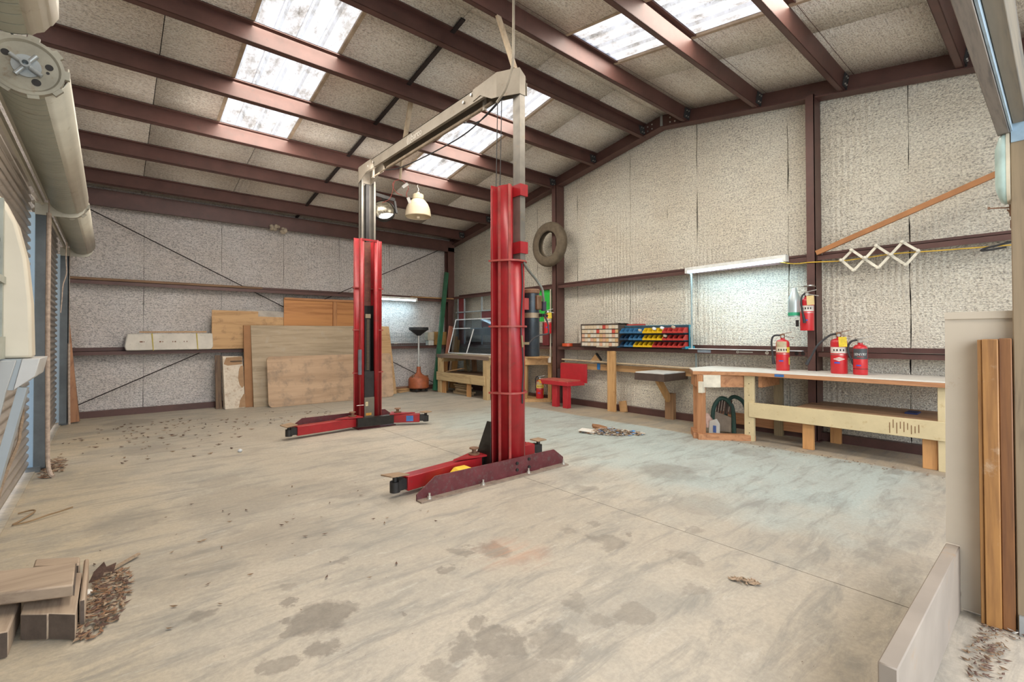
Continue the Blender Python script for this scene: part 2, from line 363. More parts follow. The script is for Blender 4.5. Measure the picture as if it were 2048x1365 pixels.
def girt(parent, axis, wall, inner, a0, a1, z):
    """Z girt: shelf web, front lip down, rear lip up"""
    b = MB(); t = .006
    if axis == 'x':
        b.box(a0, a1, inner, wall, z+.056, z+.062); b.box(a0, a1, inner, inner+t, z, z+.062); b.box(a0, a1, wall-.012, wall-.006, z+.056, z+.118)
        b.box(a0, a1, inner+t, inner+.016, z, z+t)
    else:
        b.box(inner, wall, a0, a1, z+.056, z+.062); b.box(inner, inner+t, a0, a1, z, z+.062); b.box(wall-.012, wall-.006, a0, a1, z+.056, z+.118)
        b.box(inner+t, inner+.016, a0, a1, z, z+t)
    return b.build('girt', RED_IRON, parent)
girt(wb, 'x', 10.2, 10.0, -.55, 6.5, 2.136); girt(wb, 'x', 10.2, 10.0, -.55, 6.5, 1.003)
MB().box(-.55, 6.5, 10.10, 10.2, 0, .10).build('base_channel', RED_IRON, wb)
MB().box(-.55, 6.6, 9.98, 9.988, 3.39, 3.66).box(-.55, 6.6, 9.92, 9.99, 3.385, 3.392).box(-.55, 6.6, 9.985, 10.06, 3.655, 3.661).build('eave_strut', RED_IRON, wb)
MB().box(6.42, 6.60, 9.98, 9.99, 0, 3.5).box(6.42, 6.60, 10.14, 10.15, 0, 3.5).box(6.505, 6.515, 9.99, 10.14, 0, 3.5).build('corner_column', RED_IRON, wb)
ROD = paint('dark_brace_rod', (0.03, 0.022, 0.022), 0.6, 0.3)
MB().tube([(-.40, 10.09, 3.41), (6.30, 10.09, 0.03)], .009, 6).build('brace_rod', ROD, wb)
MB().tube([(6.25, 10.08, 3.44), (-.40, 10.08, 0.21)], .009, 6).build('brace_rod', ROD, wb)

# ---- gable wall on the right
wr = struct(MB().prism([(-2.2, -.03), (10.3, -.03), (10.3, pz(10.3)+.2), (RIDGE_Y, RIDGE_Z+.2), (-2.2, pz(-2.2)+.2)], 6.79, 6.88, 'yz').build('wall_right', DARK))
sy = [-2.2, -.1, 1.12, 2.34, 3.60, 4.80, 6.00, 7.10, 8.27, 9.45, 10.24]
def cut_strip(a, b):
    if a < RIDGE_Y < b:
        strip_wall(wr, FOIL_X, 6.75, 'x', a, RIDGE_Y+.006, pz(a)+.16, RIDGE_Z+.16); strip_wall(wr, FOIL_X, 6.75, 'x', RIDGE_Y-.006, b, RIDGE_Z+.16, pz(b)+.16)
    else: strip_wall(wr, FOIL_X, 6.75, 'x', a, b, pz(a)+.16, pz(b)+.16)
for a, b in zip(sy, sy[1:]): cut_strip(a, b)
for (a0, a1) in ((-2.0, 1.955), (2.07, 6.33), (6.46, 9.98)):
    girt(wr, 'y', 6.75, 6.55, a0, a1, 2.205); girt(wr, 'y', 6.75, 6.55, a0, a1, 1.031)
MB().box(6.66, 6.75, -2, 10.2, 0, .10).build('base_channel', RED_IRON, wr)
def ipost(y0, y1, x0, x1, ztop):
    b = MB(); ym = (y0+y1)/2
    b.box(x0, x0+.01, y0, y1, 0, ztop); b.box(x1-.01, x1, y0, y1, 0, ztop); b.box(x0, x1, y0, y0+.008, 0, ztop)
    b.box(x0-.02, x1, y0-.03, y1+.03, 0, .012)
    return b.build('wall_post', RED_IRON, wr)
ipost(1.966, 2.06, 6.52, 6.75, 4.24); ipost(6.34, 6.45, 6.52, 6.75, 4.2)
def slope_box(b, x0, x1, y0, y1, dz0, dz1):
    vs = [(x, y, pz(y)+dz) for x in (x0, x1) for y in (y0, y1) for dz in (dz0, dz1)]
    return b.add(vs, [(0, 1, 3, 2), (4, 6, 7, 5), (0, 4, 5, 1), (2, 3, 7, 6), (0, 2, 6, 4), (1, 5, 7, 3)])
for (y0, y1) in ((RIDGE_Y, 10.2), (-2.2, RIDGE_Y)):
    b = MB(); slope_box(b, 6.60, 6.61, y0, y1, 0, .21); slope_box(b, 6.54, 6.70, y0, y1, -.008, .006); slope_box(b, 6.52, 6.61, y0, y1, .20, .212)
    b.build('rafter', RED_IRON, wr)
GALV = paint('galvanised_steel', (0.42, 0.45, 0.46), 0.4, 0.7, 0.2, 6)
GALV_D = paint('dull_galvanised_steel', (0.13, 0.145, 0.155), 0.5, 0.3, 0.25, 5)
BOLT = paint('bright_bolt', (0.62, 0.6, 0.55), 0.35, 0.8, 0.2, 20)
rp = MB(); rp.prism([(RIDGE_Y-.34, pz(RIDGE_Y-.34)+.03), (RIDGE_Y, RIDGE_Z+.02), (RIDGE_Y+.34, pz(RIDGE_Y+.34)+.03), (RIDGE_Y+.34, pz(RIDGE_Y+.34)+.19), (RIDGE_Y, RIDGE_Z+.18), (RIDGE_Y-.34, pz(RIDGE_Y-.34)+.19)], 6.588, 6.598, 'yz')
rp = rp.build('ridge_plate', RED_IRON, wr)
MB().box(6.575, 6.599, RIDGE_Y-.03, RIDGE_Y+.01, RIDGE_Z+.0, RIDGE_Z+.19).build('plate_strap', GALV, rp)
for dy in (-.24, -.16, .16, .24):
    for dz in (.06, .13):
        b = MB(); b.lathe([(0, 0), (.012, 0), (.012, .012), (0, .012)], 8, Matrix.Translation((6.588, RIDGE_Y+dy, pz(RIDGE_Y+dy)+dz)) @ Matrix.Rotation(-PI/2, 4, 'Y')); b.build('bolt', BOLT, rp)

# ---- roof: purlins, insulation strips, skylights
ce = struct(MB().prism([(10.3, pz(10.3)+.30), (RIDGE_Y, RIDGE_Z+.30), (-2.2, pz(-2.2)+.30), (-2.2, pz(-2.2)+.33), (RIDGE_Y, RIDGE_Z+.33), (10.3, pz(10.3)+.33)], -1.0, 1.08, 'yz')
            .prism([(10.3, pz(10.3)+.30), (RIDGE_Y, RIDGE_Z+.30), (-2.2, pz(-2.2)+.30), (-2.2, pz(-2.2)+.33), (RIDGE_Y, RIDGE_Z+.33), (10.3, pz(10.3)+.33)], 2.02, 3.88, 'yz')
            .prism([(10.3, pz(10.3)+.30), (RIDGE_Y, RIDGE_Z+.30), (-2.2, pz(-2.2)+.30), (-2.2, pz(-2.2)+.33), (RIDGE_Y, RIDGE_Z+.33), (10.3, pz(10.3)+.33)], 4.80, 7.0, 'yz')
            .build('ceiling', DARK))
for (x0, x1) in ((1.08, 2.02), (3.88, 4.80)):
    for (y0, y1) in ((7.56, 10.3), (RIDGE_Y, 4.6), (3.62, RIDGE_Y), (-2.2, .62)):
        b = MB(); slope_box(b, x0, x1, y0, y1, .30, .33); b.build('roof_sheet', DARK, ce)
def sag(x0, x1, y0, y1, dz):
    """sheet of insulation hanging a little between purlins"""
    b = MB(); n = 8; vs = []; fs = []
    for i in range(n+1):
        y = y0+(y1-y0)*i/n
        vs += [(x0, y, pz(y)+dz), (x1, y, pz(y)+dz), ]
    fs = [(2*i, 2*i+1, 2*i+3, 2*i+2) for i in range(n)]
    b.add(vs, fs); return b
cx = [-.75, .40, 1.65, 2.90, 4.15, 5.40, 6.78]
SKY_X = ((1.10, 2.0), (3.90, 4.78))
def clear(x0, x1):
    """parts of an interval not under a skylight"""
    out = [(x0, x1)]
    for s0, s1 in SKY_X:
        nw = []
        for a, b in out:
            if b <= s0 or a >= s1: nw.append((a, b)); continue
            if a < s0: nw.append((a, s0))
            if b > s1: nw.append((s1, b))
        out = nw
    return out
for a, b in zip(cx, cx[1:]):
    for (y0, y1, sky_) in ((7.56, 10.25, 0), (4.58, 7.56, 1), (4.1, 4.58, 0), (3.62, 4.1, 0), (.62, 3.62, 1), (-2.2, .62, 0)):
        for (x0, x1) in (clear(a, b) if sky_ else [(a, b)]):
            e0 = .004 if x0 == a else 0; e1 = .004 if x1 == b else 0
            sag(x0+e0, x1-e1, y0, y1, .203).build('insulation_strip', FOIL_C, ce, thick=.012)
def zpurlin(y, x0=-.62, x1=6.60):
    z = pz(y); ph = math.atan(SL)*(1 if y > RIDGE_Y else -1)   # tilt with the slope
    M = Matrix.Translation((0, y-.06, z)) @ Matrix.Rotation(-ph, 4, 'X')
    b = MB(); b.box(x0, x1, 0, .006, 0, .2, M); b.box(x0, x1, 0, .065, 0, .006, M); b.box(x0, x1, .060, .066, 0, .016, M)
    b.box(x0, x1, -.06, .004, .194, .2, M); b.box(x0, x1, -.06, -.054, .184, .2, M)
    p = b.build('purlin', RED_IRON, ce)
    c = MB(); c.box(x1-.01, x1+.004, -.01, .0, .02, .18, M); c.box(6.45, x1, -.012, -.002, .03, .17, M); c.build('clip', DARK, p)
    for dx in (.05, .10):
        for dz in (.06, .14):
            q = MB(); q.lathe([(0, 0), (.011, 0), (.011, .012), (0, .012)], 8, M @ Matrix.Translation((x1-dx, -.012, dz)) @ Matrix.Rotation(PI/2, 4, 'X')); q.build('bolt', BOLT, p)
    return p
for y in (9.585, 8.501, 7.48, 6.473, 5.469, 4.45, 3.71, 2.685, 1.722, .70, -.32, -1.34): zpurlin(y)
b = MB(); slope_box(b, 2.875, 2.925, 4.2, 10.2, .175, .190); b.build('sag_strap', ROD, ce)

def skylight(x0, x1, y0, y1, n):
    M, t, N, L, P = newmat('fibreglass_skylight')
    v = coords(N, L)
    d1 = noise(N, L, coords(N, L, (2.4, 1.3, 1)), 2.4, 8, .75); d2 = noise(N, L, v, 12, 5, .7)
    col = ramp(N, L, d1, [(.30, (.22, .19, .15)), (.41, (.52, .48, .42)), (.50, (.74, .72, .68)), (.66, (.88, .87, .86))])  # dirt blotches, with dappled tree shadow put into the panel colour
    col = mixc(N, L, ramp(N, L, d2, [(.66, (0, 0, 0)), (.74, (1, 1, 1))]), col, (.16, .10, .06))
    N.remove(P); tr = N.new('ShaderNodeBsdfTranslucent'); df = N.new('ShaderNodeBsdfDiffuse'); mx = N.new('ShaderNodeMixShader')
    L.new(col, tr.inputs[0]); L.new(col, df.inputs[0]); mx.inputs[0].default_value = .18
    L.new(tr.outputs[0], mx.inputs[1]); L.new(df.outputs[0], mx.inputs[2]); L.new(mx.outputs[0], N['Material Output'].inputs[0])
    b = MB(); k = 40; vs = []
    for i in range(k+1):
        x = x0+(x1-x0)*i/k; ph = (i % 10)/10
        h = .032 if ph < .2 else .010 if abs(ph-.6) < .06 else 0
        for y in (y0, y1): vs.append((x, y, pz(y)+.225+h))
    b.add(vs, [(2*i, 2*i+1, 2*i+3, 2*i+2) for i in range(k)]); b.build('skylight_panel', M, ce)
    q = MB(); 
    for xx in (x0, x1): slope_box(q, xx-.02, xx+.02, y0, y1, .195, .222)
    q.build('skylight_trim', paint('skylight_batten', (.40, .31, .22), .7, 0, .3, 8), ce)
k = 0
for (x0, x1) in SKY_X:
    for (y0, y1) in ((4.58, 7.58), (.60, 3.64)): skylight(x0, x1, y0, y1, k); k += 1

# ---- left wall with roll-up doors
CREAM = paint('cream_door_metal', (.56, .53, .44), .45, .15, .12, 3, (.30, .24, .16), .15)
TUBEM = paint('greenish_tube_metal', (.36, .37, .30), .42, .3, .15, 3, (.26, .22, .15), .12)
DOORM = paint('weathered_corrugated_door', (.46, .41, .36), .45, .35, .18, 3, (.26, .20, .15), .22)
wl = struct(MB().box(-.80, -.74, -2.2, 10.3, 2.75, 4.1).box(-.80, -.60, 2.98, 3.30, 0, 2.8).box(-.80, -.62, 9.66, 10.3, 0, 2.8).build('wall_left', FOIL_Y))
def curtain(y0, y1, name):
    pr = []; z = .05; per = .076
    while z < 2.72:
        for dx, dz in ((0, 0), (0, .022), (.022, .032), (.022, .054)): pr.append((-.600+dx, z+dz))
        z += per
    b = MB(); vs = []
    for (x, z) in pr: vs += [(x, y0, z), (x, y1, z)]
    b.add(vs, [(2*i, 2*i+1, 2*i+3, 2*i+2) for i in range(len(pr)-1)])
    d = struct(b.build(name, DOORM, None, thick=.002))
    return d
def roll_tube(d, y0, y1, far=True):
    XC, ZC, RR = -.325, 2.655, .135
    M = Matrix.Translation((XC, 0, ZC)) @ Matrix.Rotation(-PI/2, 4, 'X')
    b = MB(); prof = []
    n = int((y1-y0)/.075)
    for i in range(n):
        ya = y0+(y1-y0)*i/n; yb = y0+(y1-y0)*(i+1)/n-.007
        prof += [(RR, ya), (RR, yb), (RR-.010, yb+.001), (RR-.010, yb+.006)]
    b.lathe(prof, 36, M); b.lathe([(0, y1), (RR, y1)], 36, M); b.build('roll_tube', TUBEM, d)
    f = MB(); f.sweep([(-.030, -.085), (.075, -.120), (.088, -.105), (.110, -.092), (.128, -.060), (.135, -.055), (.152, -.02), (.152, .05)], (XC, y0+.02, ZC), (XC, y1-.01, ZC)); f.build('bottom_rail', CREAM, d, thick=.006)
    g = MB(); 
    for k in range(3): g.bar((-.50+.035*k, y0, 2.60+.05*k), (-.50+.035*k, y1, 2.60+.05*k), .02, .045)
    g.build('header_rail', CREAM, d)
    # end disc with hub, spokes and holes
    e = MB(); M2 = Matrix.Translation((XC, y0-.004, ZC)) @ Matrix.Rotation(PI/2, 4, 'X')
    e.lathe([(0, 0), (.118, 0), (.128, .010), (.143, .010), (.143, -.02)], 40, M2)
    for k in range(9):
        a = 2*PI*k/9; e.box(.132, .160, -.022, .022, -.012, .008, M2 @ Matrix.Rotation(a, 4, 'Z'))
    dm = paint('end_disc_steel', (.33, .31, .25), .45, .4, .25, 6, (.20, .13, .08), .2)
    disc = e.build('end_disc', dm, d)
    h = MB(); h.lathe([(.020, .004), (.020, .045), (.012, .045), (.012, .004)], 16, M2); h.lathe([(0, .006), (.055, .006), (.056, 0)], 20, M2)
    for k in range(4):
        h.lathe([(0, 0), (.010, 0), (.010, .05), (0, .05)], 10, M2 @ Matrix.Rotation(PI/4+k*PI/2+.2, 4, 'Z') @ Matrix.Translation((.018, 0, .016)) @ Matrix.Rotation(PI/2, 4, 'Y'))
    h.build('hub', GALV, disc)
    o = MB(); 
    for (a, r_, rr) in ((.25, .085, .016), (-.12, .078, .007), (-1.1, .08, .018), (2.6, .085, .016)):
        o.lathe([(0, .0015), (rr, .0015)], 16, M2 @ Matrix.Translation((r_*math.cos(a), r_*math.sin(a), 0)))
    o.build('hole', DARK, disc)
    if not far: return
    # far bracket
    br = MB(); yb = y1+.015
    br.prism([(-.555, 2.485), (-.30, 2.485), (-.25, 2.50), (-.205, 2.55), (-.19, 2.60), (-.215, 2.655), (-.26, 2.665), (-.29, 2.63), (-.33, 2.61), (-.40, 2.595), (-.555, 2.595)], yb, yb+.012)
    br.box(-.555, -.40, yb-.03, yb, 2.595, 2.602); br.box(-.555, -.38, yb-.004, yb, 2.53, 2.542)
    bk = br.build('bracket', CREAM, d)
    MB().lathe([(0, 0), (.018, 0)], 14, Matrix.Translation((-.245, yb-.001, 2.60)) @ Matrix.Rotation(PI/2, 4, 'X')).build('hole', DARK, bk)
d1 = curtain(3.28, 6.405, 'door_1'); roll_tube(d1, 3.365, 6.42)
d2 = curtain(6.66, 9.475, 'door_2'); roll_tube(d2, 6.62, 9.48)
d3 = curtain(-.4, 2.90, 'door_3'); roll_tube(d3, -.4, 2.74, False)
GAP_GLOW, t_, N_, L_2, P_ = newmat('translucent_gap_glow'); N_.remove(P_); tr_ = N_.new('ShaderNodeBsdfTranslucent'); tr_.inputs[0].default_value = (.80, .95, 1.0, 1); L_2.new(tr_.outputs[0], N_['Material Output'].inputs[0])
for (y, n) in ((6.46, 1), (9.51, 2), (2.93, 3)):
    MB().box(-.552, -.46, y, y+.008, .03, 2.58).box(-.47, -.455, y, y+.05, .03, 2.58).box(-.552, -.45, y+.05, y+.06, 0, 2.6).box(-.556, -.548, y-.004, y+.06, 0, 2.6).build('door_jamb', GALV_D, wl)
    MB().add([(-.602, y-.02, .05), (-.552, y-.02, .05), (-.552, y-.02, 2.5), (-.602, y-.02, 2.5)], [(0, 1, 2, 3)]).build('gap_glow_strip', GAP_GLOW, wl)  # added translucent strip standing in for daylight leaking past the curtain edge
MB().box(-.60, -.50, 6.40, 6.47, 0, .05).build('jamb_foot', GALV_D, wl)

# ---- front partition: post, header, stem wall
PT = wood('weathered_post_timber', (.225, .165, .10), (.13, .092, .058), 'z', .9)
GREYW = wood('grey_weathered_timber', (.22, .19, .165), (.11, .10, .095), 'x', 1.2)
wf = struct(MB().box(1.79, 3.055, .335, .385, 0, .302).build('wall_front', paint('painted_concrete_curb', (.27, .228, .185), .75, 0, .15, 3, (.3, .2, .12), .1), bevel=.004))
MB().box(3.005, 3.15, .02, .152, 0, 2.19).build('door_post', PT, wf, bevel=.004)
h1 = MB().box(.2, 3.02, .152, .190, 2.185, 2.42).build('header_board', GREYW, wf, bevel=.002)
MB().box(.2, 3.02, .1435, .150, 2.19, 2.42).build('header_strip', paint('blue_grey_strip', (.36, .46, .54), .5, .2), wf)  # thin blue-grey strip between the two header boards
h2 = MB().box(.2, 3.14, .100, .142, 2.22, 2.44).build('header_board', wood('header_plank', (.20, .165, .12), (.085, .085, .085), 'x', .7, .8), wf, bevel=.002)
pl = MB().box(2.998, 3.004, .06, .148, 2.14, 2.24).build('connector_plate', paint('blue_steel_plate', (.34, .46, .56), .4, .3), wf)
MB().box(2.99, 3.004, .03, .145, 0, .085).build('post_base', GALV, wf)
struct(MB().box(-6, 0, 0, 0, 0, 0).build('trim_3', GROUND)) if False else None
# ================================================================== TWO-POST LIFT
LIFT_RED = paint('worn_red_paint', (.30, .012, .016), .36, .05, .22, 6, (.12, .04, .03), .2)
RED_DULL = paint('dull_maroon_paint', (.115, .022, .026), .5, .1, .3, 7, (.10, .075, .07), .35)
STEEL_GREY = paint('bare_grey_steel', (.19, .175, .15), .42, .55, .25, 6, (.26, .19, .11), .2)
GREASE = paint('black_grease', (.018, .016, .014), .35, .3, .4, 18)
RUST = paint('rusty_steel', (.24, .13, .075), .75, .2, .35, 14, (.12, .06, .035), .35)
DUSTY = paint('dusty_pad', (.30, .20, .12), .8, .1, .2, 12)
BLACKM = paint('black_metal', (.03, .028, .027), .5, .4, .3, 12)
RUBBER = paint('black_rubber', (.022, .022, .024), .6, 0, .2, 12)
lift = thing('two_post_lift', 'red two post car lift with grey overhead beam, standing in the middle of the floor', 'car lift', (2.92, 5.0, 0))
tn = tf = lift
ZT = 2.72
def tower(x, y, s, near):
    """s=+1: open side towards +y (near tower); s=-1 towards -y (far tower). d is measured from the open face, negative = behind"""
    def q(b, x0, x1, y0, y1, z0, z1):
        ya, yb = sorted((y+s*y0, y+s*y1)); b.box(x+x0, x+x1, ya, yb, z0, z1)
    def sheet(b, pl, z0, z1):
        b.sweep([(0, 0)]*0, (0, 0, 0), (0, 0, 1)) if False else None
        n = len(pl); b.add([(x+a, y+s*d, z) for z in (z0, z1) for a, d in pl], [(i, i+1, i+1+n, i+n) for i in range(n-1)])
    half = [(.082, -.05), (.085, 0), (.135, 0), (.135, -.055), (.212, -.055), (.212, -.064), (.152, -.064), (.150, -.13), (.105, -.22)]
    zs = 2.01 if near else ZT
    hr = half if not near else [(.082, -.05), (.085, 0), (.135, 0), (.135, -.055), (.19, -.055), (.19, -.064), (.13, -.064), (.115, -.13), (.075, -.205)]
    b = MB(); full = hr+[(.03 if near else .05, -.243), (-.05, -.248)]+[(-a, d) for a, d in reversed(half)]
    sheet(b, full, .014, zs)
    if near: sheet(b, [(.085, -.10), (.085, 0), (.135, 0), (.135, -.03)], zs, ZT); sheet(b, [(-a, d) for a, d in half]+[(-.02, -.15), (.085, -.10)], zs, ZT)
    b.build('mast', LIFT_RED, lift, thick=.006)
    for k in (-1, 1):
        for (a0, a1, d0, d1, top) in ((.150, .182, -.128, -.122, ZT-.02), (.106, .134, -.222, -.216, ZT), (.128, .140, -.058, .002, ZT), (.205, .213, -.072, -.052, ZT-.03)):
            if near and k == 1: continue
            r_ = MB(); xa, xb = sorted((k*a0, k*a1)); q(r_, xa, xb, d0, d1, .02, top); r_.build('mast_rib', RIB, lift)
    for z in (2.005, 1.385, .76):
        c = MB(); pts = [(-.236, -.045), (-.20, -.14), (-.128, -.242), (-.06, -.272), (.04, -.266) if near else (.06, -.272), (.095, -.222) if near else (.128, -.242), (.14, -.14) if near else (.20, -.14), (.215, -.045) if near else (.236, -.045), (.14, -.045), (.11, -.12), (.07, -.19), (-.09, -.20), (-.14, -.12), (-.14, -.045)]
        c.prism([(x+a, y+s*d) for a, d in pts], z-.008, z+.008, 'xy'); c.build('stiffener_collar', RIB, lift)
    MB().box(x-.115, x+.115, *sorted((y-s*.012, y+s*.006)), ZT-.03, ZT).build('top_bar', LIFT_RED, lift)
    ch = MB(); q(ch, -.085, .085, -.165, -.158, .05, 2.1 if not near else 1.9); q(ch, -.088, -.082, -.16, -.05, .05, 1.75); q(ch, .082, .088, -.16, -.05, .05, 1.75); ch.build('slide_channel', GREASE, lift)
    if near: return
    q(ch2 := MB(), -.08, .08, -.156, -.150, 1.75, ZT-.02); ch2.build('slide_backing', paint('rusty_maroon_steel', (.17, .055, .04), .5, .1, .4, 9, (.24, .12, .05), .35), lift)
    cv = MB(); q(cv, -.068, .078, -.03, -.02, .14, .78); cv.build('carriage', BLACKM, lift)
    q(c1 := MB(), -.072, .08, -.018, -.012, .10, .40); c1.build('cover_plate', paint('grey_brown_cover', (.185, .165, .125), .5, .3, .15, 8), lift)
    q(c2 := MB(), -.05, .03, -.10, -.05, .78, 1.55); c2.build('chain_guide', BLACKM, lift)
    lk = None
    for i in range(34):
        z = .80+i*.022
        if lk is None: lk = MB(); q(lk, -.030, .012, -.05, -.038, z, z+.014); lk = lk.build('chain_link', paint('oily_chain', (.13, .10, .065), .4, .6, .3, 30), lift)
        else: o = copy_child(lk, lift); o.location.z += .022*i
    q(an := MB(), -.05, .03, -.05, -.03, 1.56, 1.62); an.build('chain_anchor', paint('tan_anchor_block', (.30, .24, .16), .6, .2), lift)
RIB = paint('rubbed_red_edge', (.33, .055, .045), .5, .05, .3, 10, (.20, .10, .07), .3)
tower(2.957, 3.58, 1, True); tower(2.90, 6.62, -1, False)
ex0, ex1, ey0, ey1 = 2.937, 3.0, 3.323, 3.423
MB().box(ex0, ex1, ey0, ey1, 2.00, 3.75).build('extension_tube', STEEL_GREY, lift)
for z in (2.62, 2.075): MB().box(ex0-.012, ex1+.02, ey0-.016, ey1+.03, z, z+.11).build('tube_clamp', LIFT_RED, lift)
b = MB(); b.box(2.858, 2.866, 6.84, 6.93, 2.6, 3.66); b.box(3.092, 3.10, 6.84, 6.93, 2.6, 3.66); b.box(2.858, 3.10, 6.92, 6.93, 2.6, 3.66); b.box(2.858, 2.895, 6.84, 6.848, 2.6, 3.66); b.box(3.063, 3.10, 6.84, 6.848, 2.6, 3.66)
b.build('extension_channel', STEEL_GREY, lift)
q1 = MB(); q1.box(2.945, 3.0, 6.86, 6.90, 2.7, 3.60); q1.build('inner_rail', BLACKM, lift)
# base angles bolted to the slab
def base_angle(par, x0, x1, yv, s):
    b = MB(); b.prism([(x0, 0), (x1, 0), (x1, .07), (x1-.13, .165), (x0+.17, .165), (x0, .05)], yv, yv+.012*s)
    b = b.build('base_angle', RED_DULL, par); MB().box(x0, x1, *sorted((yv, yv-.075*s)), 0, .012).build('base_flange', paint('dusty_flange', (.24, .185, .14), .8, 0, .3, 12, (.12, .06, .05), .3), b)
    for xx in (x0+.09, x0+.62, x0+1.15, x1-.04):
        k = MB(); T = Matrix.Translation((xx, yv-.04*s, .012)); k.lathe([(0, 0), (.022, 0), (.022, .004), (.016, .004), (.016, .02), (.009, .021), (.009, .045), (0, .045)], 12, T); k.build('anchor_bolt', BOLT, b)
    for (xx, z) in ((x1-.62, .055), (x1-.62, .115), (x1-.47, .055), (x1-.47, .13)):
        k = MB(); k.lathe([(0, 0), (.015, 0), (.015, .012), (0, .012)], 8, Matrix.Translation((xx, yv, z)) @ Matrix.Rotation(PI/2*s, 4, 'X')); k.build('flange_bolt', BLACKM, b)
base_angle(tn, 1.84, 3.50, 3.315, 1); base_angle(tf, 1.86, 3.38, 6.86, -1)
MB().box(2.62, 3.16, 3.30, 3.78, 0, .014).build('base_plate', RED_DULL, tn); MB().box(2.62, 3.18, 6.34, 6.86, 0, .014).build('base_plate', RED_DULL, tf)
MB().prism([(3.72, .014), (3.72, .10), (3.52, .50), (3.47, .50), (3.47, .014)], 2.69, 2.70, 'yz').build('gusset', GREASE, tn)
# swing arms with pads
def arm(par, p, q, pad, tip, paint_blue=False):
    p, q = Vector(p), Vector(q); d = (q-p).normalized()
    b = MB(); b.bar(p, q, .115, .115); a = b.build('swing_arm', LIFT_RED, par, bevel=.004)
    MB().bar(q, q+d*.075, .085, .085).build('arm_extension', BLACKM, a)
    c = q+d*.085
    k = MB(); k.lathe([(.042, -.055), (.042, .03), (.02, .03), (.02, .075), (0, .075)], 14, Matrix.Translation(c)); k.build('pad_holder', BLACKM, a)
    T = Matrix.Translation(c+Vector((0, 0, .082))) @ Matrix.Rotation(tip[2], 4, 'Z') @ Matrix.Rotation(tip[0], 4, 'X') @ Matrix.Rotation(tip[1], 4, 'Y')
    k = MB(); k.box(-pad/2, pad/2, -pad/2, pad/2, -.006, .006, T); k.build('lift_pad', DUSTY, a, bevel=.003)
    k = MB(); w_ = d.cross(Vector((0, 0, 1)))
    k.prism([(p.x+w_.x*.11-d.x*.05, p.y+w_.y*.11-d.y*.05), (p.x-w_.x*.11-d.x*.05, p.y-w_.y*.11-d.y*.05), (p.x+d.x*.30, p.y+d.y*.30)], p.z+.065, p.z+.08, 'xy'); k.build('arm_yoke', LIFT_RED, a)
    k = MB(); k.lathe([(.05, 0), (.055, .012), (.02, .018), (.022, .05), (.045, .055), (.045, .065), (0, .07)], 14, Matrix.Translation(p+d*.05+Vector((0, 0, .08)))); k.build('pivot_pin', RUST, a)
    if paint_blue:
        m_ = p+(q-p)*.62; n_ = Vector((d.y, -d.x, 0)); MB().bar(m_-d*.05+n_*.058, m_+d*.05+n_*.058, .004, .08).build('blue_paint_mark', paint('blue_marking', (.05, .16, .42), .6), a)
arm(tn, (2.66, 3.62, .105), (1.845, 3.535, .095), .165, (R(-6), R(5), .1)); arm(tn, (3.05, 3.74, .10), (3.42, 3.695, .10), .13, (0, 0, .0))
arm(tf, (2.62, 6.44, .10), (1.80, 6.335, .10), .15, (R(4), R(-4), .3)); arm(tf, (3.16, 6.36, .10), (3.47, 6.16, .10), .13, (0, 0, .2), True)
b = MB(); b.bar((2.60, 6.36, .10), (3.12, 6.33, .10), .10, .12); b.build('carriage_foot', GREASE, tf)
MB().bar((2.60, 3.62, .10), (3.0, 3.68, .10), .12, .13).build('carriage_foot', GREASE, tn)
YEL = paint('yellow_label', (.72, .50, .06), .6); CREAMP = paint('cream_label', (.72, .62, .36), .6)
MB().box(2.846, 2.882, 6.63, 6.6335, .275, .335).build('warning_label', CREAMP, tf); MB().box(2.850, 2.935, 6.63, 6.6335, .135, .172).build('warning_label', paint('orange_label', (.62, .30, .05), .6), tf)
text_mb('1', .05, facing(2.864, 6.6295, .305, 0, -1)).build('label_print', BLACKM, tf)
MB().tube([(2.75, 6.61, .74), (2.75, 6.61, 1.10)], .026, 12).build('pipe_insulation', paint('grey_foam_tube', (.13, .13, .15), .8), tf)
MB().tube([(2.70, 6.60, .30), (2.80, 6.59, .30)], .004, 5).build('tie_wire', BOLT, tf)
# power unit on the outer side of the near tower, with its hoses
PUM = paint('dark_blue_steel_tank', (.035, .045, .055), .35, .5, .35, 9, (.10, .08, .06), .2)
T = Matrix.Translation((3.24, 3.50, 0)); k = MB(); k.lathe([(0, 1.09), (.078, 1.09), (.082, 1.10), (.082, 1.72), (0, 1.72)], 32, T); pu = k.build('power_unit', PUM, lift)
k = MB(); k.lathe([(0, 1.72), (.078, 1.72), (.086, 1.726), (.086, 1.755), (.076, 1.765), (0, 1.765)], 28, T); k.build('lid', RUST, pu)
k = MB(); k.lathe([(.083, 1.475), (.094, 1.475), (.094, 1.525), (.083, 1.525)], 32, T); k.build('collar', paint('dusty_brass', (.26, .20, .13), .5, .5), pu)
MB().box(3.22, 3.29, 3.39, 3.45, 1.555, 1.70).build('capacitor_box', paint('brown_motor', (.17, .095, .05), .5, .3), pu, bevel=.012, seg=2)
MB().box(3.28, 3.325, 3.37, 3.40, 1.545, 1.64).build('switch_box', paint('dark_switch', (.03, .03, .045), .4), pu)
k = MB(); k.bar((3.27, 3.41, 1.50), (3.27, 3.36, 1.50), .03, .03); k.bar((3.29, 3.37, 1.505), (3.30, 3.33, 1.49), .02, .02); k.build('pump_fitting', BLACKM, pu)
MB().box(3.10, 3.18, 3.46, 3.54, 1.555, 1.67).build('unit_bracket', paint('red_bracket', (.34, .05, .045), .5), lift)
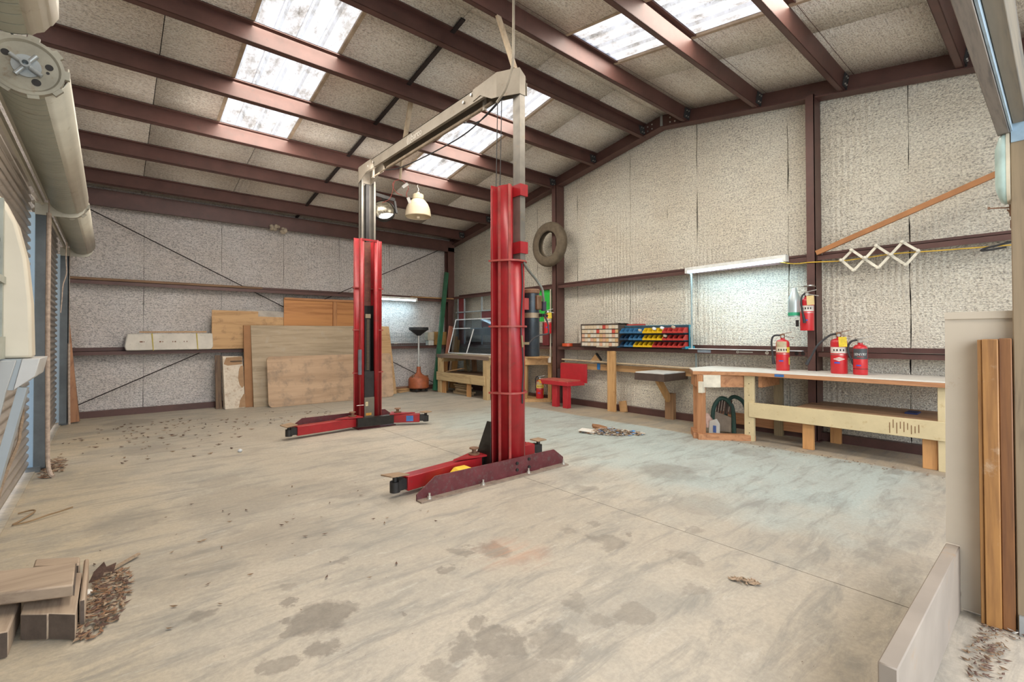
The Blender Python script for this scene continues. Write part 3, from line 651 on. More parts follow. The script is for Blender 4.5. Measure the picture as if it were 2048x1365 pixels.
k = MB(); k.tube(curve_pts([(2.985, 3.33, 1.995), (3.02, 3.33, 1.95), (3.09, 3.345, 1.90), (3.17, 3.36, 1.85), (3.24, 3.345, 1.76), (3.255, 3.345, 1.69), (3.28, 3.36, 1.635)]), .0125, 8); k.build('power_cable', paint('grey_green_hose', (.14, .15, .13), .5), lift)
k = MB(); k.tube(curve_pts([(2.955, 3.322, 1.98), (2.965, 3.325, 1.75), (2.945, 3.322, 1.48), (2.943, 3.322, 1.28)]), .007, 7); k.tube(curve_pts([(2.955, 3.318, 1.20), (2.965, 3.315, .98), (2.955, 3.318, .80), (2.957, 3.322, .66)]), .007, 7); k.build('hydraulic_line', RUBBER, lift)
k = MB(); k.tube([(2.945, 3.315, 1.30), (2.955, 3.315, 1.19)], .013, 8); k.bar((2.955, 3.31, 1.225), (3.02, 3.30, 1.225), .018, .024); k.build('line_fitting', paint('brass_fitting', (.22, .16, .09), .4, .7), lift)
k = MB(); k.tube(curve_pts([(3.02, 3.30, 1.225), (3.09, 3.31, 1.27), (3.16, 3.30, 1.30), (3.235, 3.27, 1.315), (3.25, 3.265, 1.34), (3.27, 3.30, 1.43), (3.28, 3.35, 1.50)]), .008, 7); k.build('hydraulic_hose', RUBBER, lift)

# overhead beam
BEAM = paint('dusty_grey_steel', (.27, .235, .185), .5, .3, .18, 5, (.20, .13, .08), .22)
def stretch(pl, x0, x1): return MB().prism(pl, x0, x1, 'yz')
b = MB(); b.box(2.850, 2.858, 3.75, 6.72, 3.705, 3.84); b.box(2.850, 3.03, 3.75, 6.72, 3.832, 3.84); b.box(3.022, 3.03, 3.75, 6.72, 3.705, 3.84); b.box(2.858, 2.885, 3.75, 6.72, 3.705, 3.711)
bt = b.build('crossbeam', BEAM, lift)
g = MB(); g.prism([(3.95, 3.72), (3.825, 3.735), (3.64, 3.63), (3.557, 3.612), (3.557, 3.856), (3.95, 3.84)], 2.842, 2.850, 'yz')
g.add([(2.842, 3.557, 3.612), (2.842, 3.557, 3.856), (2.929, 3.323, 3.834), (2.929, 3.323, 3.585), (2.852, 3.557, 3.612), (2.852, 3.557, 3.856), (2.939, 3.323, 3.834), (2.939, 3.323, 3.585)], [(0, 1, 2, 3), (4, 7, 6, 5), (1, 5, 6, 2), (3, 2, 6, 7), (0, 3, 7, 4)])
g.add([(2.929, 3.318, 3.585), (2.929, 3.318, 3.834), (3.005, 3.318, 3.772), (3.005, 3.318, 3.585), (2.929, 3.326, 3.585), (2.929, 3.326, 3.834), (3.005, 3.326, 3.772), (3.005, 3.326, 3.585)], [(0, 1, 2, 3), (4, 7, 6, 5), (1, 5, 6, 2), (0, 4, 5, 1), (3, 2, 6, 7)])
g.add([(2.842, 3.557, 3.856), (2.929, 3.323, 3.834), (3.03, 3.323, 3.75), (3.03, 3.70, 3.84), (2.85, 3.95, 3.84)], [(0, 1, 2, 3, 4)]); g.prism([(3.80, 3.72), (3.33, 3.60), (3.33, 3.72), (3.45, 3.835), (3.80, 3.84)], 3.03, 3.036, 'yz')
g.build('end_gusset', BEAM, bt)
g = MB(); pl = [(6.45, 3.70), (6.62, 3.70), (6.905, 3.605), (6.905, 3.832), (6.86, 3.842), (6.45, 3.845)]; g.prism(pl, 2.842, 2.850, 'yz'); g.prism(pl, 3.03, 3.036, 'yz'); g.box(2.842, 3.036, 6.90, 6.906, 3.62, 3.835); g.build('end_gusset', BEAM, bt)
for (yy, z) in ((4.12, 3.775), (3.98, 3.80), (6.38, 3.775), (6.55, 3.765)):
    k = MB(); k.lathe([(0, 0), (.017, 0), (.017, .012), (0, .016)], 6, Matrix.Translation((2.846, yy, z)) @ Matrix.Rotation(-PI/2, 4, 'Y')); k.build('beam_bolt', BOLT, bt)
k = MB(); k.tube([(2.93, 3.75, 3.66), (2.93, 4.15, 3.65)], .016, 8); k.tube([(2.93, 4.1, 3.65), (2.93, 6.1, 3.64)], .021, 8); k.tube([(2.93, 6.0, 3.64), (2.93, 6.62, 3.635)], .008, 6); k.build('limit_bar', paint('tan_padded_bar', (.30, .23, .16), .8), lift)
for yy in (3.85, 6.55): MB().box(2.915, 2.945, yy, yy+.03, 3.62, 3.75).build('bar_bracket', BEAM, lift)
def bend0(c): return c
LM = facing(2.8485, 5.20, 3.77, -1, 0)
text_mb('(((barco', .115, LM).build('raised_lettering', paint('white_lettering', (.80, .76, .68), .6), bt)
k = MB()
for (yy, x0_) in ((3.58, 2.875), (3.53, 2.885)): k.tube([(x0_, yy, 3.64), (x0_, yy+.03, 2.70)], .0045, 5)
k.build('lift_cable', BLACKM, lift)
k = MB(); k.tube(curve_pts([(2.89, 3.50, 3.62), (2.89, 4.1, 3.47), (2.90, 4.9, 3.47), (2.92, 5.7, 3.53), (2.93, 6.15, 3.62)]), .007, 6); k.tube(curve_pts([(2.90, 3.50, 3.62), (2.90, 3.9, 3.52), (2.90, 4.2, 3.60)]), .006, 6); k.build('air_hose', RUBBER, lift)
# yellow blocks by the foot
yb_ = paint('yellow_painted_block', (.72, .46, .02), .5, 0, .2, 10, (.36, .24, .10), .25)
def wedge(x0, x1, y0, y1, h, lab):
    b = MB(); b.prism([(x0, 0), (x1, 0), (x1, h), ((x0+x1)/2+.02, h), (x0, .02)], y0, y1); o = b.build('wheel_chock', yb_, None, bevel=.006); tag(o, lab, 'wheel chock')
wedge(2.13, 2.40, 3.345, 3.47, .155, 'yellow wheel chock wedged between swing arm and maroon base angle'); wedge(2.40, 2.58, 3.35, 3.44, .12, 'shorter yellow block right behind the wheel chock, beside the black foot')
# scraps on the far base
for (x0, y0, c, l) in ((2.05, 6.62, (.42, .24, .16), 'pinkish brick scrap leftmost on the floor behind the far swing arm'), (2.20, 6.62, (.52, .36, .20), 'tan wood scrap in the middle behind the far swing arm'), (2.33, 6.64, (.24, .19, .13), 'dull brown wood scrap nearest the tower behind the far swing arm')):
    b = MB(); T = Matrix.Translation((x0, y0, .045)) @ Matrix.Rotation(random.uniform(-.5, .5), 4, 'Z') @ Matrix.Rotation(R(12), 4, 'Y'); b.box(-.065, .065, -.045, .045, -.03, .03, T)
    tag(b.build('wood_scrap', wood('scrap_wood_%d' % int(c[0]*100), c, tuple(v*.6 for v in c), 'x', 2), None, bevel=.006), l, 'scrap', 'scraps behind the far arm')

# hanging things near the beam
STICK = wood('pale_stick_wood', (.52, .42, .30), (.36, .27, .18), 'z', 1.2)
tag(MB().bar((3.10, 5.74, 4.50), (3.10, 5.98, 3.845), .055, .035).build('hanging_strut', STICK), 'pale wooden strut dropping from the roof to the middle of the grey beam', 'strut')
def strut_wires():
    t = thing('wire_drop', 'thin conduit with red wires and two white tags hanging past the beam', 'wiring', (3.1, 6.03, 3.4))
    MB().tube([(3.10, 6.00, 3.84), (3.10, 6.061, 3.50)], .018, 8).build('conduit', STICK, t)
    k = MB(); k.tube(curve_pts([(3.09, 6.06, 3.50), (3.02, 6.07, 3.46), (3.0, 6.08, 3.40), (3.05, 6.07, 3.31), (3.13, 6.05, 3.28)]), .005, 5); k.tube(curve_pts([(3.11, 6.06, 3.50), (3.17, 6.05, 3.47), (3.22, 6.04, 3.40), (3.19, 6.04, 3.32), (3.20, 6.04, 3.26)]), .005, 5)
    k.tube(curve_pts([(3.02, 6.07, 3.46), (2.99, 6.08, 3.30), (2.95, 6.09, 3.20), (2.86, 6.12, 3.14)]), .004, 5); k.build('red_wire', paint('red_wire', (.30, .05, .035), .5), t)
    for (p, a) in (((3.16, 6.02, 3.42), .6), ((3.22, 6.02, 3.22), -1.2)):
        T = facing(*p, -.65, -.76) @ Matrix.Rotation(a, 4, 'Z'); k = MB(); k.box(-.045, .045, -.022, .022, -.001, .001, T); k.build('paper_tag', paint('white_paper', (.75, .73, .68), .8), t)
strut_wires()
tag(MB().bar((2.95, 3.70, 4.60), (2.95, 3.41, 3.86), .055, .028).build('hanging_strut', STICK), 'pale wooden brace from the roof purlin down to the near beam gusset', 'strut')
k = MB(); k.tube(curve_pts([(2.80, 3.25, 4.60), (2.80, 3.253, 4.377), (2.80, 3.262, 3.85), (2.80, 3.30, 3.72), (2.80, 3.378, 3.60), (2.80, 3.50, 3.525)]), .013, 7); tag(k.build('hanging_hose', paint('brown_grey_hose', (.30, .26, .20), .6)), 'brown hose hanging from the roof beside the near beam gusset', 'hose')
# round floodlight behind far post
t = thing('round_floodlight', 'round black floodlight with clear lens hanging beside the far grey post', 'lamp', (3.35, 7.0, 3.25))
M_ = Matrix.Translation((3.34, 7.1, 3.32)) @ Matrix.Rotation(R(-24), 4, 'Z') @ Matrix.Rotation(R(72), 4, 'X')
k = MB(); k.lathe([(.17, .02), (.185, .0), (.185, -.05), (.15, -.10), (.06, -.14), (0, -.14)], 28, M_); k.build('housing', BLACKM, t)
k = MB(); k.lathe([(0, -.075), (.06, -.07), (.12, -.045), (.16, .01)], 28, M_); k.build('reflector', paint('warm_reflector', (.45, .40, .32), .25, .8), t)
def glass(name, c=(1, 1, 1), rough=.02, alpha=.25):
    if name in _cache: return _cache[name]
    M, tt, N, L, P = newmat(name); N.remove(P); tr = N.new('ShaderNodeBsdfTransparent'); gl = N.new('ShaderNodeBsdfGlossy'); mx = N.new('ShaderNodeMixShader')
    tr.inputs[0].default_value = (*c, 1); gl.inputs['Roughness'].default_value = rough; gl.inputs[0].default_value = (.9, .95, 1, 1); mx.inputs[0].default_value = alpha
    L.new(tr.outputs[0], mx.inputs[1]); L.new(gl.outputs[0], mx.inputs[2]); L.new(mx.outputs[0], N['Material Output'].inputs[0]); _cache[name] = M; return M
k = MB(); k.lathe([(0, .035), (.09, .03), (.172, .012)], 28, M_); k.build('lens', glass('clear_lens', (.85, .86, .84), .05, .18), t)
MB().bar((3.30, 7.08, 3.50), (3.42, 7.05, 3.50), .02, .04).bar((3.50, 7.03, 3.48), (3.52, 7.0, 3.28), .03, .03).build('yoke', BLACKM, t)
MB().bar((3.101, 6.92, 3.50), (3.50, 7.03, 3.50), .025, .05).build('mount_arm', BLACKM, t)
# prismatic dome pendant
t = thing('dome_pendant', 'cream ribbed dome pendant hanging from a hook under the roof purlin', 'lamp', (4.165, 7.455, 3.4))
Mx, tt, N, L, P = newmat('prismatic_acrylic'); P.inputs['Base Color'].default_value = (.80, .70, .52, 1); P.inputs['Roughness'].default_value = .22; P.inputs['Transmission Weight'].default_value = .35; P.inputs['IOR'].default_value = 1.2
PT_ = Matrix.Translation((4.165, 7.455, 3.413)) @ Matrix.Scale(1.05, 4)
k = MB(); prof = [(.075, .30), (.11, .28), (.16, .22), (.19, .15), (.205, .08), (.214, .0)]
pr2 = []
for (a, z) in zip(prof, prof[1:]):
    for i in range(4):
        f = i/4; r_ = a[0]+(z[0]-a[0])*f; h_ = a[1]+(z[1]-a[1])*f; pr2.append((r_+.0025*(i % 2), h_))
pr2.append(prof[-1]); k.lathe(pr2, 40, PT_); k.build('dome', Mx, t, thick=.006)
k = MB(); k.lathe([(.0, .42), (.025, .42), (.03, .39), (.075, .385), (.092, .375), (.092, .305), (.075, .295)], 28, PT_); k.build('cap', paint('cream_plastic', (.62, .53, .36), .4), t)
k = MB(); k.tube(curve_pts([(4.165, 7.455, 3.85), (4.165, 7.455, 3.88), (4.178, 7.455, 3.90), (4.165, 7.455, 3.93), (4.152, 7.455, 3.95), (4.165, 7.455, 4.002)]), .006, 6); k.build('hook', BOLT, t)
MB().cyl((4.165, 7.455, 0), .03, 3.385, 3.42, 12).build('bulb_tip', paint('pale_bulb', (.7, .6, .45), .3), t)
# ================================================================== REAR WALL
PLY_O = wood('orange_plywood', (.46, .21, .07), (.30, .115, .035), 'x', .35, .6)
PLY_T = wood('tan_plywood', (.50, .31, .15), (.34, .19, .08), 'x', .5, .7, (.24, .14, .07), .2)
PLY_G = wood('grey_plywood', (.40, .315, .215), (.30, .235, .155), 'x', .7, .75, (.42, .36, .28), .12)
PLY_P = wood('pinkish_hardboard', (.45, .31, .20), (.36, .24, .15), 'x', .4, .75, (.24, .18, .13), .35)
CARD = paint('brown_hardboard', (.34, .17, .075), .75, 0, .2, 4)
def lean(name, poly, y0, y1, ztop, thick, mat, lab, cat, bevel=.002, x_axis=True, skew=0.0):
    """flat sheet; poly in (x, s) with s = height along the sheet as z; base at y0, y at ztop = y1; skew adds y per x"""
    b = MB(); n = len(poly); k = (y1-y0)/ztop
    xm = poly[0][0]
    vs = [(x, y0+k*z+skew*(x-xm)-d, max(z, 0)) for d in (thick, 0) for x, z in poly]
    b.add(vs, [tuple(range(n)), tuple(range(2*n-1, n-1, -1))]+[(i, i+n, (i+1) % n+n, (i+1) % n) for i in range(n)])
    return tag(b.build(name, mat, None, bevel=bevel), lab, cat)
def rrect(x0, x1, z0, z1, r, n=5):
    out = []
    for cx_, cz, a in ((x1-r, z1-r, 0), (x0+r, z1-r, 90), (x0+r, z0+r, 180), (x1-r, z0+r, 270)):
        for i in range(n+1):
            t_ = R(a+90*i/n); out.append((cx_+r*math.cos(t_), cz+r*math.sin(t_)))
    return out
lean('grey_panel', [(1.81, 1.075), (2.70, 1.075), (2.70, 1.77), (1.81, 1.80)], 9.962, 9.962, 1, .010, paint('pale_grey_board', (.42, .38, .33), .7), 'pale grey board showing above the notched plywood behind it', 'board')
lean('plywood_offcut', [(1.394, 1.068), (2.60, 1.068), (2.60, 1.665), (2.145, 1.672), (2.145, 1.765), (1.394, 1.772)], 9.945, 9.945, 1, .014, PLY_T, 'tan notched plywood offcut standing on the rear girt right of the white carton', 'plywood')
po = thing('battened_panel', 'orange plywood panel with a vertical batten, tallest on the rear wall', 'plywood', (2.59, 9.92, 1.06))
MB().prism([(2.59, 1.068), (4.05, 1.068), (4.05, 2.066), (2.59, 2.045)], 9.905, 9.92).build('sheet', PLY_O, po)
MB().box(3.535, 3.615, 9.875, 9.905, 1.30, 2.01).build('batten', wood('batten_wood', (.42, .20, .08), (.30, .13, .05), 'z', 1), po); MB().box(2.60, 4.04, 9.88, 9.905, 2.015, 2.055).build('batten', wood('batten_wood2', (.40, .19, .08), (.28, .12, .05), 'x', 1), po)
lean('hardboard_sheet', [(1.885, 0), (2.75, 0), (2.75, 1.50), (1.885, 1.50)], 9.74, 9.90, 1.5, .03, CARD, 'brown hardboard sheet just left of the grey plywood, only its edge showing', 'board')
lean('plywood_sheet', [(2.01, 0), (4.44, 0), (4.44, 1.51), (2.0, 1.50)], 9.64, 9.87, 1.5, .016, PLY_G, 'large weathered grey plywood sheet leaning on the rear wall left of the far tower', 'plywood')
lean('plywood_sheet', [(4.08, 0), (4.91, 0), (4.81, 1.51), (4.08, 1.52)], 9.76, 9.955, 1.5, .016, PLY_T, 'tan plywood sheet leaning on the rear wall right of the far tower', 'plywood')
lean('tabletop_panel', rrect(2.20, 4.66, 0, .92, .07), 9.40, 9.56, .92, .025, PLY_P, 'low pinkish board with rounded corners and stains, leaning in front of the grey plywood', 'board', .004)
# wrapped carton on the girt
t = thing('long_carton', 'long white wrapped carton with two yellow straps lying on the rear girt', 'box', (.80, 9.96, 1.065))
WHITEP = paint('dirty_white_wrap', (.62, .58, .51), .7, 0, .15, 5, (.36, .36, .28), .2)
b = MB(); b.prism([(.205, 1.066), (1.39, 1.066), (1.42, 1.12), (1.405, 1.355), (.22, 1.345), (.185, 1.14)], 9.92, 10.16); b.build('wrap', WHITEP, t, bevel=.012)
for x in (.545, 1.17): MB().prism([(x+.01, 1.063), (x+.022, 1.063), (x+.004, 1.352), (x-.014, 1.352)], 9.913, 9.921).build('strap', paint('yellow_strap', (.42, .33, .04), .5), t)
for (x, wd) in ((.38, .04), (.43, .01), (.64, .025), (.68, .012), (.82, .012), (.85, .02), (.98, .012), (1.02, .012)): MB().box(x, x+wd, 9.9165, 9.919, 1.20, 1.22).build('ink_mark', paint('brown_ink', (.20, .09, .05), .8), t)
tag(MB().bar((.375, 9.95, 1.372), (1.315, 9.95, 1.378), .05, .022).build('wood_strip', wood('strip_wood', (.42, .25, .12), (.28, .15, .07), 'x', 1)), 'thin brown wood strip lying on top of the white carton', 'wood strip')
# below: dark plank and peeling carton
lean('dark_plank', [(1.45, 0), (1.545, 0), (1.53, .955), (1.445, .955)], 9.86, 9.97, .95, .03, wood('dark_plank_wood', (.16, .10, .06), (.08, .05, .035), 'z', .8), 'dark brown plank leaning beside the peeling white carton', 'plank')
t = thing('peeling_carton', 'peeling white carton with torn brown patches standing under the rear girt', 'box', (1.72, 9.85, 0))
b = MB(); vs = [(1.56, 9.66, 0.0), (1.885, 9.66, 0), (1.885, 9.84, 0), (1.56, 9.84, 0), (1.545, 9.82, .94), (1.86, 9.82, .93), (1.86, 9.97, .93), (1.545, 9.97, .94)]
b.add(vs, [(0, 1, 2, 3), (4, 5, 6, 7), (0, 1, 5, 4), (1, 2, 6, 5), (2, 3, 7, 6), (3, 0, 4, 7)]); b.build('body', paint('peeling_white', (.66, .58, .47), .8, 0, .15, 5, (.34, .22, .13), .42), t, bevel=.008)
TORN = paint('torn_cardboard', (.36, .22, .12), .85, 0, .25, 8)
def onface(pl):    # polygons on the carton's sloping front
    b = MB(); n = len(pl); b.add([(x, 9.654+.17*z, z) for x, z in pl]+[(x, 9.662+.17*z, z) for x, z in pl], [tuple(range(n)), tuple(range(2*n-1, n-1, -1))]+[(i, i+n, (i+1) % n+n, (i+1) % n) for i in range(n)]); return b
onface([(1.56, .80), (1.62, .77), (1.85, .79), (1.855, .925), (1.60, .915)]).build('torn_flap', TORN, t); onface([(1.80, .42), (1.78, .55), (1.80, .70), (1.83, .76), (1.868, .76), (1.872, .40), (1.84, .36)]).build('torn_patch', TORN, t)
onface([(1.78, .02), (1.80, .14), (1.86, .25), (1.88, .24), (1.884, .02)]).build('torn_patch', TORN, t)
MB().box(1.66, 1.85, 9.782, 9.788, .835, .855).build('tape_mark', paint('dark_tape', (.12, .08, .05), .7), t)
# planks on girts, nest on the eave strut
tag(MB().box(-.54, 2.23, 9.985, 10.12, 2.199, 2.238).build('plank', wood('brown_plank', (.20, .115, .06), (.13, .07, .035), 'x', .8), None, bevel=.002), 'long brown plank lying along the left half of the upper rear girt', 'plank')
tag(MB().bar((5.42, 10.05, 2.218), (6.58, 9.97, 2.222), .08, .03).build('plank', wood('tan_plank', (.34, .19, .08), (.22, .12, .05), 'x', .8)), 'short tan plank lying across the rear corner on the upper girts', 'plank')
b = MB()
for i in range(14):
    a = random.uniform(0, 6.28); cx_ = 2.50+random.uniform(-.13, .13); T = Matrix.Translation((cx_, 9.95+random.uniform(-.03, .03), 3.42+random.uniform(-.05, .03)-(.05 if cx_ > 2.54 else 0))) @ Matrix.Rotation(a, 4, 'X') @ Matrix.Rotation(a*1.7, 4, 'Z')
    b.lathe([(0, -.03), (.035, -.02), (.045, 0), (.03, .025), (0, .032)], 7, T, smooth=False)
tag(stuff(b.build('mud_nest', paint('pale_mud', (.38, .32, .24), .95, 0, .3, 20))), 'pale mud nest stuck to the underside of the rear eave strut', 'nest')
# fluorescent strip lights
TUBE = emit('fluorescent_tube', (.66, .90, 1.0), 7.0)
WHITEM = paint('white_enamel', (.72, .73, .70), .4)
def strip_light(lab, p, q, out):
    p, q, o = Vector(p), Vector(q), Vector(out); t = thing('strip_light', lab, 'strip light', tuple((p+q)/2), 0, 'fluorescent strip lights')
    MB().bar(p, q, .10, .045).build('housing', WHITEM, t)
    d = (q-p).normalized()
    MB().tube([p+d*.05+o*.03-Vector((0, 0, .035)), q-d*.05+o*.03-Vector((0, 0, .035))], .019, 10).tube([p+d*.05-o*.03-Vector((0, 0, .035)), q-d*.05-o*.03-Vector((0, 0, .035))], .019, 10).build('tube', TUBE, t)
    for e in (p+d*.02, q-d*.02): MB().bar(e-d*.02-Vector((0, 0, .03)), e+d*.02-Vector((0, 0, .03)), .11, .06).build('end_cap', WHITEM, t)
    ld = bpy.data.lights.new('strip_glow', 'AREA'); ld.shape = 'RECTANGLE'; ld.size = (q-p).length; ld.size_y = .08; ld.energy = 7; ld.color = (.55, .84, 1.0)
    lo = bpy.data.objects.new('strip_glow', ld); COL.objects.link(lo); lo.location = (p+q)/2-Vector((0, 0, .07)); lo.rotation_euler = (0, 0, math.atan2(d.y, d.x))
strip_light('glowing strip light on the rear girt right of the far tower', (4.27, 9.93, 2.165), (5.50, 9.93, 2.165), (0, -1, 0))
strip_light('glowing strip light on the right wall girt left of the tall post', (6.49, 3.63, 2.265), (6.49, 2.27, 2.285), (-1, 0, 0))
# loose boards by the left door
REDW = wood('reddish_board', (.30, .14, .065), (.19, .085, .04), 'z', .8)
tag(MB().bar((-.40, 9.62, .02), (-.545, 9.97, 1.66), .13, .025, (0, 1, 0)).build('loose_board', REDW), 'reddish board leaning in the corner beside the far roll-up door', 'board')
tag(MB().bar((-.47, 9.70, .02), (-.52, 10.02, 1.05), .07, .03, (0, 1, 0)).build('loose_board', wood('dark_board', (.09, .06, .045), (.05, .035, .03), 'z', .8)), 'short dark board behind the reddish board by the far door', 'board')
tag(MB().bar((-.36, 9.70, .02), (-.47, 9.98, 1.10), .03, .06, (1, 0, 0)).build('loose_board', wood('dark_board2', (.13, .075, .045), (.07, .04, .03), 'z', .8)), 'narrow dark board just right of the rope at the far door', 'board')
# oil drain with funnel
t = thing('oil_drainer', 'rusty orange rolling oil drain tank with black funnel on a pole, in the rear corner', 'oil drainer', (5.49, 9.80, 0))
T = Matrix.Translation((5.49, 9.80, 0))
k = MB(); k.lathe([(0, .075), (.20, .075), (.235, .10), (.235, .30), (.21, .335), (.15, .37), (.09, .40), (.06, .44), (.05, .47), (.045, .60)], 28, T); k.build('tank', paint('rusty_orange_paint', (.36, .095, .035), .55, .1, .3, 8, (.17, .07, .04), .35), t)
k = MB(); k.lathe([(.05, .58), (.055, .60), (.02, .605), (.019, 1.31), (.04, 1.32)], 16, T); k.build('pole', paint('pale_steel_pole', (.55, .55, .52), .35, .5), t)
k = MB(); k.lathe([(.045, 1.30), (.06, 1.32), (.21, 1.43), (.225, 1.435), (.225, 1.495), (.205, 1.495), (.05, 1.36), (0, 1.35)], 28, T); k.build('funnel', RUBBER, t)
for k_ in range(4):
    a = PI/4+k_*PI/2; q = MB(); c = Vector((5.49+.18*math.cos(a), 9.80+.18*math.sin(a), .035)); q.cyl((0, 0, 0), .033, -.012, .012, 14, Matrix.Translation(c) @ Matrix.Rotation(PI/2, 4, 'X')); q.box(c.x-.012, c.x+.012, c.y-.018, c.y+.018, .035, .078); q.build('caster', BLACKM, t)
MB().box(5.29, 5.34, 9.72, 9.76, .33, .39).build('side_lug', RUST, t); MB().box(5.62, 5.70, 9.72, 9.76, .32, .37).build('side_lug', RUST, t)
# leaning posts and lumber
GREENP = paint('dark_green_paint', (.022, .105, .055), .45, 0, .25, 8)
b = MB(); b.bar((5.74, 9.50, 0.03), (6.34, 9.93, 2.86), .10, .06, (0, 1, 0)); tag(b.build('leaning_post', GREENP, None, bevel=.003), 'long dark green post leaning into the rear corner', 'post')
tag(MB().bar((6.05, 9.66, .02), (6.40, 9.83, 1.53), .10, .04, (0, 1, 0)).build('lumber', wood('pinkish_red_board', (.36, .14, .09), (.25, .09, .05), 'z', .7)), 'pinkish red board leaning just right of the green post', 'lumber')
tag(MB().bar((6.10, 9.52, .02), (6.46, 9.72, 1.50), .025, .05, (0, 1, 0)).build('lumber', wood('pale_lath', (.50, .38, .26), (.36, .26, .17), 'z', .7)), 'pale lath leaning right of the pinkish red board', 'lumber')
tag(MB().bar((6.44, 9.78, .7), (6.50, 9.86, 2.03), .02, .03, (0, 1, 0)).build('lumber', wood('dark_lath', (.08, .05, .04), (.05, .03, .025), 'z', .7)), 'thin dark stick poking up above the leaning lumber', 'lumber')
OR1 = wood('orange_board', (.50, .235, .08), (.36, .15, .05), 'z', .7); OR2 = wood('amber_board', (.52, .28, .10), (.40, .19, .06), 'z', .9)
tag(MB().bar((6.00, 9.47, .0), (6.04, 9.56, .72), .16, .03, (0, 1, 0)).build('lumber', OR1), 'short orange board standing left of the far bench', 'lumber')
tag(MB().bar((6.22, 9.50, .05), (6.48, 9.68, 1.20), .15, .04, (0, 1, 0)).build('lumber', OR2), 'amber board with stencilled marks leaning behind the far bench', 'lumber')
tag(MB().bar((6.38, 9.70, .4), (6.50, 9.78, 1.28), .12, .04, (0, 1, 0)).build('lumber', OR1), 'orange board leaning highest behind the far bench', 'lumber')
tag(MB().bar((5.98, 9.44, .0), (6.16, 9.62, .90), .03, .04, (0, 1, 0)).build('lumber', wood('brown_lath', (.30, .16, .08), (.2, .1, .05), 'z', .7)), 'thin brown lath between the green post and the short orange board', 'lumber')
tag(MB().bar((6.38, 9.0, .34), (6.44, 9.24, .84), .06, .03, (0, 1, 0)).build('lumber', wood('grey_green_lath', (.26, .24, .16), (.18, .16, .1), 'z', .7)), 'grey lath slanting under the far bench top', 'lumber')
tag(MB().bar((6.52, 8.98, .34), (6.55, 9.08, .80), .12, .03, (0, 1, 0)).build('lumber', wood('brown_short', (.24, .125, .06), (.15, .08, .04), 'z', .7)), 'brown short board standing on the far bench shelf', 'lumber')
for i, (x, y, ln, a, z, c) in enumerate(((5.10, 10.02, .62, .08, .02, (.28, .14, .06)), (5.22, 10.00, .50, -.15, .06, (.42, .24, .10)), (5.20, 9.93, .42, .35, .02, (.46, .28, .13)), (5.05, 10.03, .55, .0, .10, (.22, .11, .06)))):
    d = Vector((math.cos(a), math.sin(a), 0))*ln/2; c0 = Vector((x, y, z))
    tag(MB().bar(c0-d, c0+d, .09, .035).build('floor_scrap', wood('floor_scrap_%d' % i, c, tuple(v*.6 for v in c), 'x', 1)), ['dark brown scrap at the bottom of the pile left of the oil drainer', 'tan scrap in the middle of the pile left of the oil drainer', 'pale scrap in front in the pile left of the oil drainer', 'darkest scrap on top of the pile left of the oil drainer'][i], 'wood scrap', 'wood scraps in the rear corner')
# wire grille and small cartons on the lower rear girt
t = thing('wire_grille', 'flat grey wire grille standing on the lower rear girt behind the funnel', 'grille', (5.3, 10.0, 1.065))
WIRE = paint('grey_wire', (.30, .33, .32), .4, .6)
k = MB()
for i in range(38): x = 4.86+i*.027; k.bar((x, 10.02, 1.066), (x, 10.02, 1.36), .004, .004)
for z in (1.07, 1.17, 1.27, 1.36): k.bar((4.85, 10.02, z), (5.87, 10.02, z), .005, .005)
k.build('wires', WIRE, t); MB().box(4.97, 5.05, 10.008, 10.012, 1.115, 1.145).build('tag', WHITEP, t)
tag(MB().box(5.86, 6.04, 10.02, 10.16, 1.19, 1.385).build('small_carton', paint('pale_carton', (.48, .42, .32), .8), None, bevel=.005), 'pale open carton on the lower rear girt right of the grille', 'box')
tag(MB().box(5.88, 6.02, 10.0, 10.15, 1.066, 1.185).build('small_carton', paint('white_carton', (.60, .58, .52), .8), None, bevel=.005), 'white carton under the pale open carton', 'box')
tag(MB().box(6.05, 6.40, 10.02, 10.13, 1.066, 1.395).build('small_carton', paint('amber_carton', (.36, .20, .06), .8), None, bevel=.005), 'amber brown carton behind the green post', 'box')

# ================================================================== FAR BENCH AND CORNER RACK (right wall, back)
BW = wood('bench_softwood', (.46, .33, .17), (.32, .215, .10), 'z', .9, .75, (.30, .22, .10), .2); BWY = wood('bench_softwood_rail', (.46, .34, .18), (.33, .225, .11), 'y', .9, .75, (.30, .22, .10), .2)
t = thing('workbench', 'rough timber bench with low shelf in the rear corner, window sash leaning on it', 'workbench', (6.1, 8.4, 0))
for (x, y) in ((5.80, 9.33), (5.80, 7.60), (6.52, 9.33), (6.52, 7.60)): MB().box(x-.045, x+.045, y-.065, y+.065, 0, .80).build('leg', BW, t, bevel=.003)
MB().box(5.76, 6.55, 7.48, 9.42, .845, .875).build('top', wood('dusty_bench_top', (.42, .33, .23), (.30, .22, .14), 'y', .6, .8), t)
MB().box(5.745, 5.765, 7.48, 9.42, .80, .88).build('front_edge', wood('dark_bench_edge', (.17, .12, .09), (.10, .07, .05), 'y', .8), t)
MB().box(5.78, 6.52, 7.58, 7.62, .70, .845).build('end_rail', BWY, t); MB().box(5.78, 6.52, 9.35, 9.38, .70, .845).build('end_rail', BWY, t)
MB().box(5.735, 5.765, 7.60, 9.42, .285, .475).build('shelf_rail', BWY, t, bevel=.003); MB().box(5.765, 6.55, 7.6, 9.38, .44, .46).build('shelf', wood('brown_shelf', (.22, .135, .075), (.15, .09, .05), 'y', .7), t)
for y in (8.23, 9.20): MB().box(5.79, 5.83, y-.06, y+.06, 0, .44).build('prop', wood('orange_prop', (.46, .24, .09), (.34, .165, .06), 'z', .8), t)
